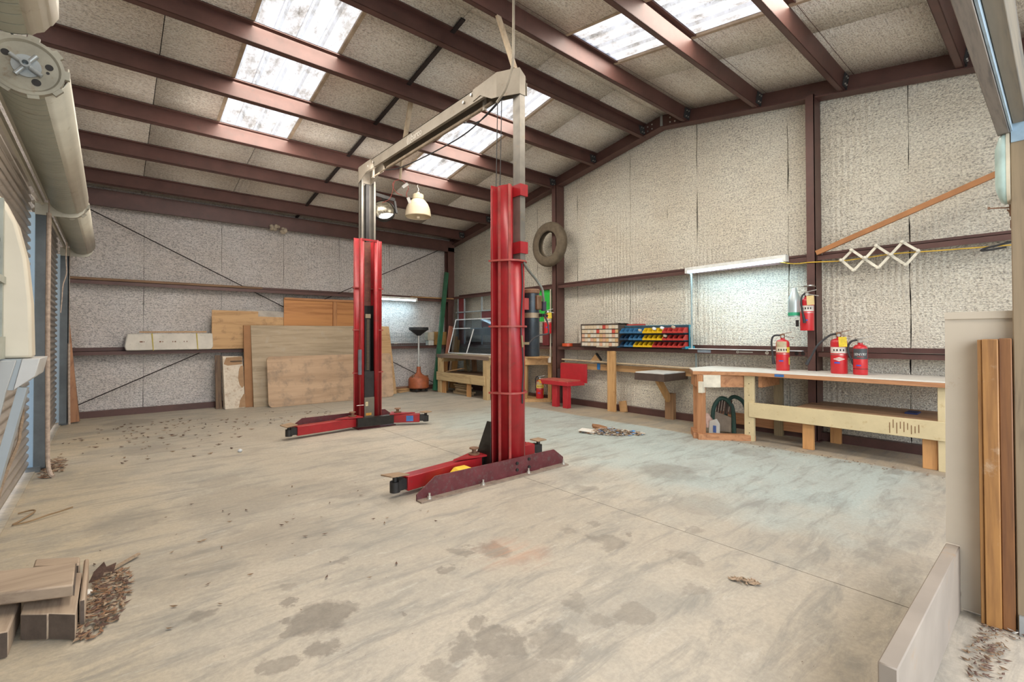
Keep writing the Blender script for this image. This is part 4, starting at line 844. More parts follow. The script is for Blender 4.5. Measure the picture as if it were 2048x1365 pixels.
MB().bar((5.79, 9.30, .70), (5.79, 9.16, .84), .03, .05, (1, 0, 0)).build('brace', BW, t)
MB().box(5.82, 5.90, 8.58, 8.72, .8805, .8815).build('green_paint_mark', paint('green_mark', (.10, .36, .06), .7), t)
tag(MB().bar((5.95, 9.28, .47), (6.05, 8.80, .56), .12, .02).build('plywood_scrap', PLY_T), 'curved tan plywood scrap on the shelf of the far bench', 'plywood')
for i, (x, y0, y1, z) in enumerate(((5.92, 8.35, 9.0, .0), (5.94, 8.30, 8.95, .045), (5.90, 8.42, 8.85, .09), (5.93, 8.40, 8.95, .135), (5.93, 8.5, 9.0, .18), (5.95, 8.45, 8.85, .225), (6.08, 8.80, 9.25, .0), (6.10, 8.85, 9.2, .045))):
    tag(MB().box(x, x+.10, y0, y1, z, z+.038).build('lumber_offcut', wood('pale_offcut', (.38, .28, .16), (.26, .18, .09), 'y', 1)), ['lowest', 'second lowest', 'third', 'fourth', 'fifth', 'topmost'][i]+' pale timber offcut in the main stack under the far bench' if i < 6 else ['lower', 'upper'][i-6]+' pale timber offcut in the small stack beside the main stack under the far bench', 'lumber', 'timber offcuts under the far bench')
# sash
t = thing('glazed_unit', 'white framed sliding window sash with dark glass leaning on the far bench', 'window', (6.3, 8.9, .88))
SASH = paint('white_sash_frame', (.74, .76, .76), .4)
def sp(y, z): return (6.22+.18*(z-.89), y, z)
for (p, q) in (((9.66, .89), (9.55, 1.68)), ((9.66, .89), (7.75, .89)), ((9.55, 1.68), (7.70, 1.68)), ((7.75, .89), (7.70, 1.68)), ((8.90, .89), (8.76, 1.45))): MB().bar(sp(*p), sp(*q), .022, .022).build('frame_bar', SASH, t)
k = MB(); k.add([sp(9.655, .895), sp(7.75, .895), sp(7.70, 1.675), sp(9.55, 1.675)], [(0, 1, 2, 3)]); k.build('pane', glass('sash_glass', (.42, .47, .52), .08, .05), t)
k = MB(); k.bar(sp(9.62, 1.47), sp(8.9, 1.47), .012, .02); k.build('sash_rail', SASH, t)
# rack behind
t = thing('wall_rack', 'maroon and grey shelf rack fixed to the gable wall behind the window sash', 'rack', (6.6, 9.0, 1.09))
RB = paint('maroon_board', (.16, .022, .025), .5); RG = paint('grey_blue_shelf', (.36, .42, .45), .5, .2)
MB().box(6.56, 6.60, 9.52, 9.72, 1.09, 2.22).build('upright', RB, t); MB().box(6.56, 6.60, 8.30, 8.78, 1.50, 1.88).build('panel', RB, t); MB().box(6.50, 6.54, 8.30, 9.0, 1.30, 1.46).build('panel', paint('dark_slate_panel', (.06, .06, .075), .5), t)
for z in (1.86, 1.455): MB().box(6.53, 6.62, 7.75, 9.80, z, z+.022).build('shelf', RG, t)
for y in (9.50, 8.79, 9.76): MB().box(6.57, 6.60, y, y+.03, 1.09, 2.2).build('shelf_strip', RG, t)
# ================================================================== RIGHT WALL, middle
# compressor stand and tank
t = thing('tank_stand', 'orange timber stand with low base board left of the wall post, extinguisher inside', 'stand', (6.45, 6.85, 0))
SW = wood('stand_timber', (.44, .26, .11), (.31, .165, .06), 'z', .8, .7, (.55, .45, .32), .15); SWY = wood('stand_timber_rail', (.44, .26, .11), (.31, .165, .06), 'y', .8, .7, (.55, .45, .32), .15)
for (x, y) in ((6.25, 6.98), (6.25, 7.35), (6.62, 6.58), (6.62, 7.35)): MB().box(x-.05, x+.05, y-.05, y+.05, .05, .72).build('leg', SW, t, bevel=.003)
MB().box(6.22, 6.72, 6.52, 7.42, .86, .885).build('top', SWY, t); MB().box(6.20, 6.24, 6.9, 7.42, .72, .86).bar((6.22, 6.92, .79), (6.68, 6.52, .79), .03, .14).build('apron', SWY, t)
MB().prism([(6.17, 7.42), (6.17, 6.86), (6.65, 6.45), (6.74, 6.45), (6.74, 7.42)], 0, .05, 'xy').build('base_board', SWY, t)
MB().box(6.66, 6.74, 6.46, 6.54, .05, .86).build('leg', SW, t)
# strips and panels left of the post
tag(MB().box(6.60, 6.64, 6.58, 6.92, 1.58, 2.20).build('green_panel', paint('bright_green_plastic', (.03, .50, .06), .4)), 'bright green panel on the gable wall behind the near lift tower', 'panel')
tag(MB().box(6.58, 6.62, 6.60, 6.78, 1.10, 1.56).build('maroon_panel', RB), 'maroon board on the gable wall below the green panel', 'panel')
tag(MB().tube([(6.55, 6.52, 2.2), (6.55, 6.53, .80)], .015, 8).build('wall_conduit', paint('cream_conduit', (.52, .46, .36), .5)), 'cream vertical conduit between green panel and wall post', 'conduit')
t = thing('paper_notice', 'small white tag hanging left of the wall post above the red seat', 'tag', (6.50, 6.50, .85)); MB().box(6.497, 6.50, 6.47, 6.55, .77, .88).build('card', WHITEP, t); MB().tube(curve_pts([(6.5, 6.51, .88), (6.5, 6.53, .93), (6.5, 6.47, .95)]), .003, 5).build('string', BOLT, t)

# fire extinguishers
ERED = paint('extinguisher_red', (.52, .022, .028), .28, 0, .12, 5); CHROME = paint('dull_chrome', (.5, .48, .44), .3, .8)
def wrap(r, zc, a_mid):
    def f(c): a = a_mid+c.x/r; return (r*math.cos(a), r*math.sin(a), zc+c.y)
    return f
def extinguisher(lab, loc, r, h, hose, tagcol=None, band=None, logo=None, bandcol=None, seed=0):
    """cylinder with domed shoulder, valve, levers, gauge, hose and labels; label side faces az"""
    t = thing('fire_extinguisher', lab, 'fire extinguisher', loc)
    T = Matrix.Translation(loc); az = math.atan2(-loc[1], -loc[0])    # label side turned to the room
    hb = h*.74
    k = MB(); k.lathe([(0, 0), (r*.96, 0), (r, .01), (r, hb-.035), (r*.95, hb-.016), (r*.80, hb), (r*.5, hb+.010), (.024, hb+.014), (.022, hb+.035), (0, hb+.035)], 28, T); k.build('cylinder', ERED, t)
    def sect(z0, z1, a, half, name, mat, rr=1.006):
        k = MB(); k.lathe([(r*rr, z0), (r*rr, z1)], 14, T @ Matrix.Rotation(az+a, 4, 'Z'), -half, half); return k.build(name, mat, t)
    lw = bandcol or (.62, .56, .46)
    sect(hb*(.54 if band == 'dark' else .60), hb*(.90 if band == 'dark' else .78), 0, 1.25, 'label', paint('label_%.2f_%.2f' % lw[:2], lw, .5, 0, .2, 30))
    if band == 'tan': sect(hb*.78, hb*.97, -.25, .85, 'upper_label', paint('tan_label', (.46, .38, .24), .55, 0, .25, 25)); sect(hb*.60, hb*.78, 1.0, .4, 'side_label', YEL, 1.008); sect(hb*.20, hb*.44, 1.25, .28, 'inspection_tag', YEL, 1.01)
    sect(hb*.30, hb*.345, -.25, .33, 'date_sticker', paint('blue_sticker', (.04, .08, .42), .5), 1.01)
    k = MB()
    if logo:
        k2 = MB(); n = 12; pts = [(-.062, 0), (0, .022), (.062, 0), (0, -.022)]
        fb = wrap(r*1.012, hb*.43, az)
        sub = []
        for i in range(13):
            x = -.062+.124*i/12; y = .022*(1-abs(x)/.062); sub.append((x, y))
        vs = [Vector((x, y, 0)) for x, y in sub]+[Vector((x, -y, 0)) for x, y in sub]
        k2.add([fb(v) for v in vs], [(i, i+1, 14+i, 13+i) for i in range(12)], False, T); k2.build('logo_plate', WHITEP, t)
        text_mb('AMEREX', .021, T, 0, wrap(r*1.018, hb*.43, az)).build('logo_print', ERED, t)
    if band == 'dark':
        text_mb('SENTRY', .036, T, 0, wrap(r*1.012, hb*.70, az)).build('label_print', paint('pale_print', (.6, .6, .58), .6), t)
        text_mb('ANSUL', .020, T, 0, wrap(r*1.012, hb*.625, az)).build('label_print', paint('red_print', (.5, .05, .04), .6), t)
    else:
        for i in range(4): 
            f = wrap(r*1.011, hb*.69, az-.6+.38*i); k.add([f(Vector(p)) for p in ((-.006, -.012, 0), (.008, -.01, 0), (.006, .014, 0), (-.008, .010, 0))], [(0, 1, 2, 3)], False, T)
        k.build('label_print', BLACKM, t)
    k = MB(); k.lathe([(r*1.004, hb*.20), (r*1.025, hb*.20), (r*1.025, hb*.215), (r*1.004, hb*.215)] if seed == 3 else [(r*1.004, hb*.55), (r*1.022, hb*.55), (r*1.022, hb*.565), (r*1.004, hb*.565)], 28, T); k.build('strap', CHROME if seed != 3 else BLACKM, t)
    u = Vector((math.cos(az+PI/2), math.sin(az+PI/2), 0))     # towards the left as seen: -u ; right: u
    c = Vector(loc)+Vector((0, 0, hb+.03))
    k = MB(); k.bar(c, c+Vector((0, 0, .05)), .04, .04); k.bar(c+u*-.03+Vector((0, 0, .045)), c+u*.10+Vector((0, 0, .075)), .022, .007); k.bar(c+u*-.01+Vector((0, 0, .03)), c+u*.12+Vector((0, 0, .0)), .02, .006); k.build('valve_levers', RUST if seed in (1, 2) else CHROME, t)
    k = MB(); k.tube([c+Vector((0, 0, .02)), c+Vector((math.cos(az)*.04, math.sin(az)*.04, .02))], .017, 10); k.build('gauge', CHROME, t)
    k = MB(); L0 = [c+Vector((0, 0, .035))+u*p[0]+Vector((0, 0, p[1]))+Vector((math.cos(az), math.sin(az), 0))*p[2] for p in hose]
    k.tube(curve_pts(L0), .011, 8); k.tube([L0[-1], L0[-1]+(L0[-1]-L0[-2]).normalized()*.10], [.014, .02], 10); k.build('hose', RUBBER, t)
    if tagcol: 
        T2 = facing(c.x+math.cos(az)*.05+u.x*.035, c.y+math.sin(az)*.05+u.y*.035, c.z-.045, math.cos(az), math.sin(az)) @ Matrix.Rotation(.05, 4, 'Z')
        k = MB(); k.box(-.038, .038, -.065, .045, r*.65, r*.65+.002, T2); k.build('inspection_tag', tagcol, t)
    return t
YT = paint('yellow_tag', (.68, .50, .03), .6, 0, .25, 30); TANT = paint('tan_tag', (.58, .44, .20), .6)
# note: u points to the viewer's right
hoseL = [(-.02, 0, .0), (-.09, -.005, 0), (-.118, -.06, 0), (-.118, -.16, 0), (-.108, -.26, 0)]
ZT_ = .858
extinguisher('tan and yellow labelled red extinguisher, leftmost on the workbench top', (6.36, 2.285, ZT_+.001), .075, .50, hoseL, None, 'tan', None, (.56, .50, .38), 1)
extinguisher('red extinguisher with yellow tag and long hose sticking out, middle one on the workbench', (6.32, 1.68, ZT_+.001), .082, .52, [(-.02, 0, 0), (-.09, -.02, 0), (-.20, -.13, .02), (-.27, -.27, .03)], YT, 'white', 'AMEREX', (.62, .56, .50), 2)
extinguisher('small red extinguisher with dark printed label, rightmost on the workbench', (6.30, 1.475, ZT_+.001), .067, .43, [(-.02, 0, 0), (-.08, -.02, 0), (-.11, -.08, 0), (-.10, -.17, 0), (-.075, -.23, 0)], None, 'dark', None, (.055, .06, .065), 3)
extinguisher('red extinguisher hung high on the tall wall post with a tan tag', (6.415, 2.03, 1.35), .073, .52, [(-.02, 0, .02), (-.05, -.04, .055), (-.058, -.12, .07), (-.05, -.20, .075), (-.04, -.26, .075)], TANT, 'white', None, (.62, .56, .40), 4)
extinguisher('red extinguisher with yellow tag hung on the wall post by the green panel', (6.44, 6.49, 1.335), .072, .50, [(-.02, 0, .02), (-.05, -.04, .05), (-.05, -.12, .06), (-.02, -.2, .06)], YT, 'white', None, (.66, .62, .45), 5)
extinguisher('red extinguisher with yellow labels standing inside the orange tank stand', (6.52, 6.80, .051), .078, .47, [(-.02, 0, .0), (-.06, .02, 0), (-.085, -.04, 0), (-.08, -.16, 0)], None, 'tan', None, (.68, .52, .12), 6)
# translucent jug hanging behind the high extinguisher
t = thing('plastic_jug', 'translucent plastic jug with a green band hung behind the high extinguisher', 'jug', (6.44, 2.14, 1.6))
JUG = glass('translucent_plastic', (.80, .88, .88), .35, .35)
k = MB(); k.lathe([(0, 1.52), (.068, 1.52), (.072, 1.56), (.072, 1.70), (.064, 1.76), (.035, 1.83), (.025, 1.88), (0, 1.88)], 22, Matrix.Translation((6.45, 2.178, 0))); k.build('bottle', JUG, t)
k = MB(); k.lathe([(.0735, 1.535), (.0735, 1.575)], 22, Matrix.Translation((6.45, 2.178, 0))); k.build('green_band', paint('green_band', (.03, .34, .18), .5), t)
k = MB(); k.lathe([(0, 0), (.06, 0), (.06, .01), (0, .012)], 20, Matrix.Translation((6.45, 2.02, 1.888))); k.bar((6.45, 2.12, 1.885), (6.45, 1.95, 1.882), .02, .006); k.build('cap_lid', CHROME, t)
tag(MB().box(6.40, 6.44, 2.128, 2.15, 1.40, 1.48).build('black_clip', BLACKM), 'small black clip beside the high extinguisher below the jug', 'clip')

# tyre on the near post
t = tag(MB().lathe([(.245, -.055), (.262, -.075), (.33, -.082), (.38, -.075), (.415, -.055), (.43, -.02), (.43, .02), (.415, .055), (.38, .075), (.33, .082), (.262, .075), (.245, .055), (.258, .04), (.37, .04), (.37, -.04), (.258, -.04), (.245, -.055)], 48, Matrix.Translation((6.43, 6.43, 3.05)) @ Matrix.Rotation(PI/2, 4, 'Y')).build('tyre', paint('dusty_tyre_rubber', (.115, .088, .058), .85, 0, .3, 12)), 'dusty old tyre hung on the wall post right of the near lift tower', 'tyre')
MB().box(6.49, 6.56, 6.40, 6.46, 3.29, 3.32).build('tyre_hook', BLACKM, wr)

# small parts drawers on the lower girt
t = thing('drawer_cabinet', 'beige multi-drawer parts cabinet with rusty fronts and some red ones, on the wall girt', 'drawer cabinet', (6.55, 5.21, 1.094))
CAB = paint('brown_cabinet_shell', (.10, .075, .06), .6, .1, .3, 8)
b = MB(); b.box(6.47, 6.73, 5.66, 5.68, 1.094, 1.50); b.box(6.47, 6.73, 4.84, 4.86, 1.094, 1.50); b.box(6.47, 6.73, 4.84, 5.68, 1.48, 1.50); b.box(6.47, 6.73, 4.84, 5.68, 1.094, 1.105); b.box(6.71, 6.73, 4.84, 5.68, 1.094, 1.5)
for i in range(1, 5): b.box(6.49, 6.72, 4.86, 5.66, 1.105+.075*i-.004, 1.105+.075*i+.004)
b.build('shell', CAB, t)
DR = [paint('drawer_cream', (.58, .47, .33), .6, 0, .15, 20, (.40, .20, .08), .2), paint('drawer_rusty', (.56, .36, .18), .6, 0, .2, 20, (.40, .18, .06), .3), paint('drawer_pale', (.60, .54, .44), .6, 0, .1, 20), paint('drawer_pink', (.56, .33, .22), .6, 0, .1, 20), paint('drawer_red', (.50, .07, .05), .5)]
protos = {}
for r_ in range(5):
    for c_ in range(12):
        yc = 5.66-.0333-.0667*c_; zc = 1.105+.0375+.075*r_
        i = 4 if (4-r_, c_) in ((0, 7), (1, 5), (1, 10)) else random.choice((0, 0, 1, 2, 2, 3))
        if i not in protos:
            k = MB(); k.box(-.008, .0, -.0315, .0315, -.030, .030); k.box(-.014, -.008, -.012, .012, -.030, -.022); k.box(0, .18, -.030, .030, -.028, .0)
            o = k.build('drawer', DR[i], t, local=True); protos[i] = o
        else: o = copy_child(protos[i], t)
        o.location = (6.482-6.55, yc-5.21, zc-1.094)
MB().box(6.465, 6.469, 5.682, 5.70, 1.20, 1.36).build('side_label', WHITEP, t)
tag(MB().box(6.63, 6.73, 4.50, 4.80, 1.46, 1.485).build('red_case', paint('faded_red_case', (.40, .06, .05), .5)), 'flat faded red case lying behind the blue bins next to the drawer cabinet', 'case')
tag(MB().box(6.44, 6.475, 5.05, 5.30, 1.0935, 1.105).build('cream_strip', paint('cream_strip', (.66, .58, .42), .6)), 'cream plastic strip lying before the drawer cabinet', 'strip')
# bin rack
t = thing('bin_rack', 'blue louvred rack holding three rows of parts bins on the wall girt', 'bin rack', (6.6, 4.26, 1.094))
BLU = paint('turquoise_rack', (.03, .30, .42), .4); DKB = paint('dark_navy_bin', (.02, .055, .11), .4)
b = MB(); b.box(6.60, 6.615, 3.66, 4.82, 1.12, 1.45)
for z in (1.12, 1.23, 1.34): b.box(6.46, 6.61, 3.66, 4.82, z-.014, z-.006)
b.box(6.40, 6.72, 3.645, 3.665, 1.094, 1.12); b.prism([(6.72, 1.094), (6.60, 1.094), (6.60, 1.30)], 3.645, 3.66, 'xz'); b.box(6.40, 6.72, 4.815, 4.83, 1.094, 1.12)
b.build('rack_frame', paint('dark_blue_louvre', (.025, .06, .09), .5), t)
MB().box(6.606, 6.62, 3.645, 4.82, 1.42, 1.455).box(6.58, 6.60, 3.640, 3.652, 1.10, 1.45).box(6.46, 6.72, 3.635, 3.65, 1.094, 1.13).build('rack_edge', BLU, t)
def bin_mb(w_):
    k = MB(); h = .085; th = .004; w2 = w_/2
    # open front bin: floor, back, low front, sloped sides
    k.box(-.15, 0, -w2, w2, 0, th); k.box(-th, 0, -w2, w2, 0, h); k.box(-.155, -.15, -w2, w2, 0, h*.34)
    for s_ in (-1, 1):
        y0_, y1_ = sorted((s_*w2, s_*(w2-th))); k.prism([(-.155, 0), (0, 0), (0, h), (-.085, h), (-.15, h*.34), (-.155, h*.34)], y0_, y1_, 'xz')
    k.box(-.159, -.155, -w2*.6, w2*.6, .008, .026); return k
BC = {'b': paint('blue_bin', (.05, .17, .32), .45), 'y': paint('yellow_bin', (.74, .46, .01), .45), 'r': paint('red_bin', (.50, .045, .035), .45), 'n': DKB}
rows = ('bbbbyyyrrrr', 'bbbbyyyyrrrr', 'bbyyyyrrrrr'); rows = ('bbbbbyyyrrrr', 'nbbbyyyrrrr', 'nnyyyyrrrrr')
rows = ['bbbbbyyyyrrrr', 'nnbbbyyyyrrrr', 'nbbyyyyrrrrrr']
bp = {}; cn = {'b': 'blue', 'y': 'yellow', 'r': 'red', 'n': 'navy'}; rn = ['top', 'middle', 'bottom']
for r_, row in enumerate(rows):
    wd = 1.14/len(row); cnt = {}
    for c_, ch in enumerate(row):
        key = ch
        yc = 4.81-wd*(c_+.5); z = (1.335, 1.225, 1.115)[r_]
        cnt[ch] = cnt.get(ch, 0)+1; lab = '%s %s parts bin from the left in the %s row of the blue rack' % (['first', 'second', 'third', 'fourth', 'fifth', 'sixth'][cnt[ch]-1], cn[ch], rn[r_])
        if key not in bp:
            o = bin_mb(wd-.004).build('parts_bin', BC[ch]); bp[key] = o
        else: o = bp[key].copy(); COL.objects.link(o)
        o.location = (6.598, yc, z-.006); tag(o, lab, 'bin', '%s bins, %s row' % (cn[ch], rn[r_]))
for (y, z, c, l) in ((4.45, 1.375, (.50, .42, .30), 'tan packet of parts in the top row blue bins'), (4.19, 1.40, (.7, .7, .68), 'white packet in the top row yellow bins'), (4.05, 1.41, (.75, .76, .80), 'crumpled white paper on the top row where yellow meets red bins'), (3.86, 1.42, (.42, .33, .24), 'brown packet standing in the top row red bins'), (4.0, 1.29, (.62, .52, .30), 'pale yellow disc in the middle row first red bin')):
    k = MB(); k.lathe([(0, -.02), (.03, -.015), (.035, 0), (.028, .018), (0, .022)], 9, Matrix.Translation((6.50, y, z)) @ Matrix.Rotation(.4, 4, 'X'), smooth=False); tag(k.build('parts_packet', paint('packet_%d' % int(c[2]*100), c, .7)), l, 'packet')
k = MB(); k.lathe([(0, 0), (.10, 0), (.10, .055), (.09, .055), (.09, .008), (0, .008)], 22, Matrix.Translation((6.57, 6.10, 1.0935))); tag(k.build('orange_tub', paint('orange_red_plastic', (.52, .07, .02), .4)), 'orange red plastic tub on the girt right of the tyre post', 'tub')
# white ledge strip and round magnets on the girt
tag(MB().box(6.50, 6.57, 2.12, 3.62, 1.0935, 1.103).build('ledge_strip', paint('white_ledge', (.70, .72, .72), .5)), 'white strip lying along the girt below the right strip light', 'strip')
tag(MB().box(6.545, 6.5495, 3.30, 3.50, 1.045, 1.085).build('dymo_label', paint('grey_blue_label', (.28, .33, .38), .5)), 'grey blue label stuck on the girt lip right of the bins', 'label')
k = MB(); k.bar((6.545, 2.90, 1.066), (6.545, 2.72, 1.066), .006, .012); k.lathe([(.008, 0), (.018, 0), (.018, .006), (.008, .006)], 12, Matrix.Translation((6.548, 2.92, 1.066)) @ Matrix.Rotation(-PI/2, 4, 'Y')); tag(k.build('wrench', BOLT), 'small bright wrench stuck on the girt lip', 'wrench')
for (y, l, m_) in ((2.54, 'pale ring on the girt lip left of the first extinguisher', WHITEP), (2.19, 'dark round magnet on the girt lip right of the first extinguisher', BLACKM), (2.12, 'dark round magnet next to the tall wall post', BLACKM)):
    k = MB(); k.lathe([(.008 if m_ is WHITEP else 0, 0), (.022, 0), (.022, .008), (.008 if m_ is WHITEP else 0, .008)], 14, Matrix.Translation((6.548, y, 1.064)) @ Matrix.Rotation(-PI/2, 4, 'Y')); tag(k.build('round_magnet', m_), l, 'magnet')
# conduit down from strip light
tag(MB().tube(curve_pts([(6.52, 3.56, 2.24), (6.535, 3.585, 2.19), (6.54, 3.585, 2.10), (6.54, 3.585, 1.095)], 6), .014, 8).tube([(6.66, 3.585, 1.03), (6.66, 3.585, .80)], .013, 8).build('wall_conduit', paint('grey_green_conduit', (.30, .37, .37), .4, .4)), 'grey conduit running down from the right strip light beside the bins', 'conduit')
# timber post, rail pipe and board between posts
OW = wood('orange_post_timber', (.50, .29, .12), (.36, .19, .07), 'z', .8, .7, (.30, .15, .06), .15); OWY = wood('orange_rail_timber', (.40, .23, .10), (.28, .15, .06), 'y', .8, .7)
tag(MB().box(6.50, 6.545, 4.955, 5.115, 0, 1.03).build('timber_prop', OW, None, bevel=.003), 'orange timber prop standing under the wall girt right of the red seat', 'post')
tag(MB().bar((6.62, 4.86, .0), (6.64, 4.90, .18), .03, .14, (0, 1, 0)).build('timber_chip', OWY), 'small tan board scrap at the foot of the timber prop', 'wood scrap')
k = MB(); k.tube([(6.58, 6.25, .842), (6.58, 5.0, .822), (6.58, 3.2, .80)], .016, 10); tag(k.build('rail_pipe', paint('tan_pipe', (.44, .34, .22), .5)), 'tan pipe running along the wall below the bins', 'pipe')
tag(MB().box(6.62, 6.66, 3.1, 6.30, .68, .785).build('wall_board', OWY), 'horizontal brown board on the wall below the tan pipe', 'board')
t = thing('wooden_wedge', 'orange wooden wedge lying on the tan pipe left of the prop', 'wedge', (6.6, 5.35, .85)); MB().prism([(5.55, .845), (5.33, .845), (5.36, .87), (5.44, .965)], 6.58, 6.64, 'yz').build('block', OWY, t); MB().bar((6.6, 5.43, .98), (6.6, 5.32, .86), .04, .02).build('dark_edge', BLACKM, t)
tag(MB().box(6.605, 6.618, 5.36, 5.42, .69, .80).build('blue_clip', paint('blue_clip', (.02, .14, .36), .4)), 'blue clip on the wall board beneath the wedge', 'clip')
# red seat
t = thing('wall_bench', 'bright red wooden seat with square back panel against the wall', 'seat', (6.35, 5.9, 0))
RW = paint('bright_red_wood', (.40, .018, .026), .45, 0, .15, 7)
MB().box(6.50, 6.53, 5.58, 6.22, .44, .78).build('backrest', RW, t, bevel=.003)
MB().box(6.16, 6.50, 5.72, 6.40, .470, .49).build('seat', paint('dusty_red_seat', (.42, .10, .07), .7), t); MB().prism([(6.14, 5.70), (6.50, 5.62), (6.50, 6.42), (6.14, 6.42)], .40, .47, 'xy').build('apron', RW, t, bevel=.003)
for y in (6.07, 5.80): MB().box(6.18, 6.27, y-.06, y+.06, 0, .40).build('leg', RW, t, bevel=.003)
k = MB()
for i in range(3): k.bar((6.138, 6.44-.02*i, .465), (6.138, 6.40-.02*i, .405), .004, .008)
k.build('stripe_tape', YEL, t)
tag(MB().box(6.535, 6.60, 6.24, 6.33, .34, .66).build('dark_bracket', paint('dark_brown_bracket', (.05, .03, .03), .6)), 'dark brown bracket beside the red seat at the wall post', 'bracket')
# corner shelf bracket
t = thing('bracket_shelf', 'dark edged bracket shelf with pale top and diagonal timber brace, left of the long workbench', 'shelf', (6.3, 4.1, 0))
MB().box(6.04, 6.68, 3.74, 4.22, .735, .75).build('shelf_top', paint('pale_laminate', (.60, .60, .56), .5), t); MB().box(6.03, 6.68, 3.73, 4.23, .63, .735).build('edge_board', paint('dark_brown_edge', (.075, .05, .04), .4), t)
MB().bar((6.28, 3.99, .64), (6.58, 3.99, .30), .05, .10, (1, 0, 0)).build('brace', OW, t); MB().box(6.58, 6.66, 3.92, 4.06, 0, .40).build('upright', wood('brown_upright', (.28, .16, .08), (.19, .105, .05), 'z', .8), t)
# ================================================================== LONG WORKBENCH
t = thing('workbench', 'long timber workbench with pale painted front posts and worn white top, along the right wall', 'workbench', (6.3, 2.0, 0))
TOPW = paint('worn_white_laminate', (.66, .63, .56), .5, 0, .1, 3, (.42, .30, .18), .12)
PALE = paint('pale_yellow_paint', (.56, .46, .27), .6, 0, .1, 5, (.34, .22, .09), .14)
RWD = wood('redwood_leg', (.40, .19, .085), (.27, .115, .05), 'z', .8); RWY = wood('redwood_rail', (.40, .19, .085), (.27, .115, .05), 'y', .8)
top_poly = [(6.70, .35), (6.70, 3.30), (6.02, 3.30), (5.80, 3.16), (5.80, 2.95), (5.93, 2.55), (5.93, .35)]
top_poly = [(6.70, .35), (6.70, 3.28), (5.95, 3.30), (5.60, 3.06), (5.88, 2.62), (5.93, 2.50), (5.93, .35)]
MB().prism(top_poly, .845, .858, 'xy').build('top_laminate', TOPW, t); MB().prism(top_poly, .80, .845, 'xy').build('top_edge', RWY, t, bevel=.003)
# angled end: legs and apron
MB().box(5.86, 5.93, 3.12, 3.20, .0, .80).build('leg', RWD, t, bevel=.003); MB().bar((5.66, 2.98, 0), (5.66, 2.98, .80), .07, .09).build('leg', RWD, t, bevel=.003)
MB().bar((5.62, 3.0, .725), (6.02, 2.58, .725), .03, .15).build('apron', RWY, t); MB().bar((5.64, 3.03, .725), (5.92, 3.24, .725), .03, .15).build('apron', RWY, t)
MB().bar((5.638, 2.945, .725), (5.78, 2.797, .725), .034, .152).bar((5.622, 2.955, .72), (5.622, 2.955, .58), .05, .075).build('white_patch', paint('cream_brushed_paint', (.60, .55, .44), .6), t)
MB().bar((5.60, 3.0, .035), (6.04, 2.50, .035), .09, .07).bar((5.62, 3.02, .035), (5.95, 3.24, .035), .08, .07).build('sill', RWY, t)
# front posts
MB().box(5.97, 6.015, 2.475, 2.59, 0, .80).build('front_post', PALE, t, bevel=.003); MB().box(5.985, 6.03, .745, .80, 0, .80).build('front_post', PALE, t, bevel=.003)
k = MB()
for z in (.10, .22, .34, .44, .56, .70): k.lathe([(0, 0), (.006, 0)], 8, Matrix.Translation((5.969, 2.53, z)) @ Matrix.Rotation(-PI/2, 4, 'Y'))
k.build('nail_holes', BLACKM, t)
MB().box(5.955, 5.985, .74, 2.53, .295, .475).build('shelf_rail', PALE, t, bevel=.003); MB().box(5.985, 6.74, .72, 2.02, .455, .475).build('shelf', wood('brown_plywood_shelf', (.30, .185, .10), (.21, .12, .065), 'y', .6), t)
for (y, x) in ((1.91, 6.02), (.865, 6.02), (1.80, 6.60), (.865, 6.6)): MB().box(x, x+.05, y-.055, y+.055, 0, .455).build('prop', wood('orange_prop2', (.48, .245, .09), (.36, .165, .06), 'z', .8), t, bevel=.003)
MB().box(6.56, 6.62, 2.37, 2.47, 0, .80).build('rear_post', wood('olive_post', (.24, .18, .10), (.15, .11, .06), 'z', .8), t); MB().box(6.02, 6.62, 2.40, 2.44, .66, .80).build('cross_rail', RWY, t)
MB().box(6.60, 6.64, 2.0, 3.2, .07, .22).build('rear_board', RWY, t)
MB().box(5.925, 5.9285, 2.12, 2.22, .81, .84).build('blue_tape', paint('blue_tape', (.03, .13, .36), .6), t)
k = MB()
for i in range(9): z0 = .31+random.uniform(0, .06); k.box(5.9535, 5.9545, .93+i*.028, .937+i*.028, z0, z0+random.uniform(.06, .11))
k.build('drip_stains', paint('brown_drips', (.20, .10, .04), .7), t)
# under bench: folded green thing, bag, rag
t = thing('garden_kneeler', 'dark green arched folding frame with brown slatted panel under the workbench', 'folding frame', (6.3, 2.98, 0))
DG = paint('bottle_green_plastic', (.02, .06, .045), .45)
k = MB(); k.tube(curve_pts([(6.16, 3.08, .02), (6.16, 3.08, .28), (6.18, 3.03, .42), (6.20, 2.96, .46), (6.22, 2.88, .40), (6.22, 2.84, .28), (6.20, 2.82, .02)]), .028, 8); k.tube(curve_pts([(6.36, 3.0, .02), (6.36, 3.0, .28), (6.36, 2.95, .43), (6.38, 2.88, .47), (6.40, 2.78, .40), (6.40, 2.74, .25), (6.40, 2.72, .02)]), .026, 8); k.build('frame', DG, t)
for i in range(6): y = 3.04-.034*i; MB().bar((6.18, y, .26), (6.22, y-.01, .44), .022, .012).build('slat', paint('dark_brown_slat', (.085, .055, .045), .6), t)
MB().add([(6.15, 3.06, .03), (6.17, 2.85, .03), (6.18, 2.85, .22), (6.16, 3.06, .28), (6.17, 3.06, .03), (6.19, 2.85, .03), (6.20, 2.85, .22), (6.18, 3.06, .28)], [(0, 1, 2, 3), (4, 7, 6, 5), (0, 3, 7, 4), (1, 5, 6, 2), (2, 6, 7, 3), (0, 4, 5, 1)]).build('panel', paint('taupe_panel', (.26, .21, .16), .8), t)
